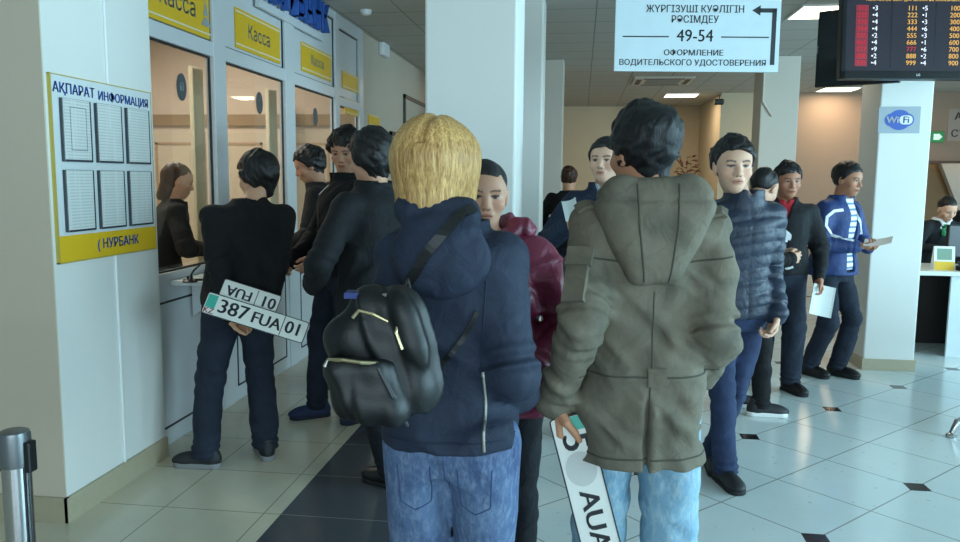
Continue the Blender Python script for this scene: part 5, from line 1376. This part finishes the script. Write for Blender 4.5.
# ---------------- things held in hands
M_plate=plain('plate_white',srgb(222,222,214),0.35,0,0.04,30)
def plate(name,label,w,h,mt,texts,extra=None,group=None):
    e=empty(name); e.matrix_world=mt; tag(e,label,'number plate',group)
    MB().prism(rrect(-w/2,-h/2,w/2,h/2,0.012),-0.0012,0.0012,2).build('plate_blank',M_plate,e)
    f=MB(); o=rrect(-w/2+0.002,-h/2+0.002,w/2-0.002,h/2-0.002,0.011)
    f.tube([(x,y,0.0016) for x,y in o],0.0022,6,True); f.build('border',M_ink,e)
    for t,s,x,y,sx in texts: lettering(e,t,s,(x,y,0.0016),(0,0,0),M_ink,0.0022,0.0006,'characters',sx=sx)
    if extra: extra(e)
    return e
def frame_from(o,xd,nd):
    xd=np.array(xd,float); xd/=np.linalg.norm(xd); nd=np.array(nd,float); nd=nd-xd*(nd@xd); nd/=np.linalg.norm(nd); yd=np.cross(nd,xd)
    return Matrix(((xd[0],yd[0],nd[0],o[0]),(xd[1],yd[1],nd[1],o[1]),(xd[2],yd[2],nd[2],o[2]),(0,0,0,1)))
def kz(e):
    MB().box((-0.252,-0.02,0.0012),(-0.205,0.046,0.0018)).build('flag',plain('flag_teal',srgb(60,170,150),0.4),e)
    lettering(e,'KZ',0.040,(-0.228,-0.036,0.0016),(0,0,0),plain('plate_red',srgb(150,50,50),0.4),0.001,0.0004,'country_code')
    MB().box((0.135,-0.05,0.0012),(0.139,0.05,0.0020)).build('divider',M_ink,e)
depA=float(np.array(pA)@CFH)-0.30
a=at(209,303,depA); b_=at(302,332,depA); mid=(a+b_)/2; tc=CAM-mid
plate('number_plate','long number plate with 387 held behind the back of the man in the jumper',0.52,0.112,frame_from(mid,b_-a,tc*0.8+np.array((0,0,0.55))),
  (('387',0.098,-0.115,0.0,1.05),('FUA',0.082,0.055,-0.004,1.0),('01',0.088,0.195,0.0,1.0)),kz)
depB=depA+0.07
a=at(223,287,depB); b_=at(277,304,depB); mid=(a+b_)/2; u=(b_-a)/np.linalg.norm(b_-a)
nrm=(CAM-mid); nrm/=np.linalg.norm(nrm); dn=np.cross(u,nrm); dn=dn if dn[2]<0 else -dn
ctr=mid+dn*0.055
plate('number_plate','squarish number plate held upside down behind the long plate',0.30,0.20,frame_from(ctr,-u,nrm*0.9+np.array((0,0,0.15))),
  (('01',0.080,-0.095,-0.050,1.0),('FUA',0.072,0.055,-0.050,1.0)),lambda e:MB().box((-0.034,-0.09,0.0012),(-0.030,-0.005,0.0020)).build('divider',M_ink,e))
depG=2.20-0.075
a=at(570,424,depG); b_=at(600,541,depG-0.035); u=(b_-a)/np.linalg.norm(b_-a)
hw=G_['A'][1][2]; rz=G_['body'].rotation_euler[2]
ctr=a+u*0.235
tc=CAM-ctr
def digit_blur(e):
    n=NT('grey_blur'); n.set(Base_Color=srgb(190,190,185),Roughness=0.5)
    MB().prism(oval(-0.105,0.0,0.050,0.044),0.0012,0.0017,2).build('blurred_digits',n.m,e)  # plain grey oval standing in for the blurred digits
    MB().box((-0.255,-0.01,0.0012),(-0.215,0.05,0.0018)).build('flag',plain('flag_teal',srgb(60,170,150),0.4),e)
    MB().box((0.142,-0.05,0.0012),(0.146,0.05,0.0020)).build('divider',M_ink,e)
plate('number_plate','long number plate with AUA hanging from the hand of the man in the parka',0.52,0.112,frame_from(ctr,u,tc),
  (('5',0.104,-0.182,0.0,1.05),('AUA',0.076,0.045,0.0,1.12),('01',0.092,0.20,0.0,1.0)),digit_blur)
# papers
def sheet(name,label,cat,mt,w,h,mat,bend=0.02,extra=None):
    m=MB(); n=8
    for i in range(n):
        x0,x1=-w/2+w*i/n,-w/2+w*(i+1)/n; z0,z1=bend*(2*x0/w)**2,bend*(2*x1/w)**2
        m.prism([(x0,z0),(x1,z1),(x1,z1+0.0015),(x0,z0+0.0015)],-h/2,h/2,1)
    o=m.build(name,mat); o.matrix_world=mt; tag(o,label,cat)
    if extra: extra(o)
    return o
def hand_pos(D,i,f=0.10):
    s0,e0,w0,h,sx=D['A'][i]; dv=np.array(h.get('dir',w0-e0),float); dv/=np.linalg.norm(dv); q=w0+dv*f
    return np.array(D['body'].matrix_basis@Vector(q)),np.array(D['body'].matrix_basis.to_3x3()@Vector(dv))
bpy.context.view_layer.update()
q,dv=hand_pos(I_,0,0.12); sheet('paper_sheet','white folded sheet held up by the man in navy','paper',frame_from(q+np.array((0,-0.02,0.06)),(1,-0.2,0.35),(0.1,-1,0.5)),0.08,0.12,M_paper)
q,dv=hand_pos(L_,1,0.10); sheet('leaflet','white leaflet with grey print held low by the man in the red shirt','leaflet',frame_from(q+np.array((0.0,-0.04,-0.055)),(1,0.1,-0.22),(0.1,-1,0.25)),0.16,0.22,M_doc,0.01)
q,dv=hand_pos(M_,0,0.13); sheet('paper_sheet','loose white papers held flat by the man in the blue track jacket','paper',frame_from(q+dv*0.02+np.array((0.0,0,0.022)),dv+np.array((0,0,0.06)),(0,-0.35,1)),0.19,0.14,M_paper,0.012)

# ---------------- leather backpack of the blonde woman
bc=at(391,301,1.66); bx=CR0; by=CFH   # bag axes: across, away, up
S_B=1.70/FPX
def B(px,py,d=0.0): return np.array(((px-386)*S_B,d,-(py-300)*S_B))
bp=empty('backpack',tuple(bc),YAW); tag(bp,'black leather backpack with pale zips hanging on the back of the blonde woman','backpack')
F=Field((-0.17,-0.12,-0.33),(0.17,0.14,0.06),0.0055)
# main sack: tapered soft box, wide rounded bottom
for (p,q,ra,rb) in ((B(360,305),B(392,305),0.040,0.045),(B(350,338),B(398,345),0.055,0.058),(B(372,385),B(404,387),0.062,0.060),(B(352,330),B(372,385),0.056,0.060),(B(398,318),B(406,382),0.050,0.058)):
    F.add(cap(p,q,ra,rb),0.035)
F.disp(folds(201,0.009,34,(1,1,0.5)))
F.disp(lambda X,Y,Z:0.006*np.exp(-((X-0.035+0.25*(Z+0.15))/0.010)**2))
sack=mesh_obj('sack',F,M_leather,bp)
F=Field((-0.19,-0.16,-0.31),(0.10,0.05,-0.05),0.005)
for (p,q,ra,rb) in ((B(340,362,-0.055),B(374,362,-0.055),0.030,0.030),(B(352,392,-0.058),B(390,398,-0.058),0.036,0.036),(B(340,362,-0.055),B(360,400,-0.058),0.030,0.034),(B(374,362,-0.055),B(394,402,-0.058),0.028,0.030)):
    F.add(cap(p,q,ra,rb),0.03)
F.keep(lambda X,Y,Z: Z-float(B(0,351)[2])+0.02*X,0.004)
F.disp(folds(203,0.006,30,(1,1,0.5)))
pk=mesh_obj('front_pocket',F,M_leather,bp)
MB().tube([B(330,352,-0.075),B(345,350,-0.092),B(362,352,-0.094),B(378,354,-0.080)],0.0042,8).build('zip',M_gold,pk)
MB().tube([B(330,352,-0.076),B(327,358,-0.080)],[0.004,0.006],8).build('zip_pull',M_zip,pk)
MB().tube([B(352,313,-0.052),B(358,306,-0.052),B(372,309,-0.056),B(386,316,-0.056)],0.004,8).build('zip',M_gold,sack)
MB().tube([B(388,304,-0.046),B(397,312,-0.052),B(394,326,-0.062),B(400,342,-0.066)],0.004,8).build('zip',M_gold,sack)
MB().tube([B(378,358,-0.088),B(392,385,-0.090),B(404,418,-0.062)],[0.005,0.007,0.005],8).build('piping',plain('leather_edge',srgb(40,44,48),0.4),sack)
MB().box(tuple(B(342,296,-0.03)),tuple(B(378,290.5,0.02))).build('blue_lining',plain('blue_lining_cloth',srgb(40,56,120),0.6),sack)
MB().tube([B(374,293.5,-0.025),B(384,293,-0.03)],0.006,8).build('clasp',M_zip,sack)
MB().tube([B(384,294,0.0),B(396,291,0.0),B(402,280,0.01),B(406,296,0.01),B(402,316,-0.03)],0.006,8).build('handle_loop',M_leather,sack)
MB().tube([B(396,290,-0.01),B(403,296,-0.02),B(406,304,-0.02)],0.004,8).build('ring',M_zip,sack)
# straps follow the jacket
inv=E_['body'].matrix_basis.inverted()
def strap(pxs,name,w,view_from_cam=True,mat=M_leather):
    b=bvh_of(E_['jacket'],hoodE_obj); out=[];nr=[]
    pts=[]
    for i in range(len(pxs)-1):
        for t in np.linspace(0,1,9)[:(9 if i==len(pxs)-2 else 8)]: pts.append((pxs[i][0]*(1-t)+pxs[i+1][0]*t,pxs[i][1]*(1-t)+pxs[i+1][1]*t))
    o=inv@Vector(CAM)
    for px,py in pts:
        d=(inv.to_3x3()@Vector(ray(px,py))).normalized(); h=b.ray_cast(o,d)
        if h[0] is None: continue
        n=h[1]; n=-n if n.dot(d)>0 else n
        out.append(E_['body'].matrix_basis@(h[0]+n*0.004)); nr.append(E_['body'].matrix_basis.to_3x3()@n)
    bi=Matrix.Translation(bc)@Matrix.Rotation(YAW,4,'Z'); bi=bi.inverted()
    P=[bi@p for p in out]; Nn=[bi.to_3x3()@n for n in nr]
    MB().ribbon(P,Nn,w,0.006).build(name,mat,bp)
hoodE_obj=[c for c in E_['body'].children if c.name.startswith('hood')][0]
strap([(474,208),(462,214),(432,246),(408,284),(400,300)],'shoulder_strap',0.024)
strap([(478,312),(462,340),(446,360),(434,374)],'lower_strap',0.012)
for i,(px,py) in enumerate(((462,338),(449,356),(436,366))): 
    pass
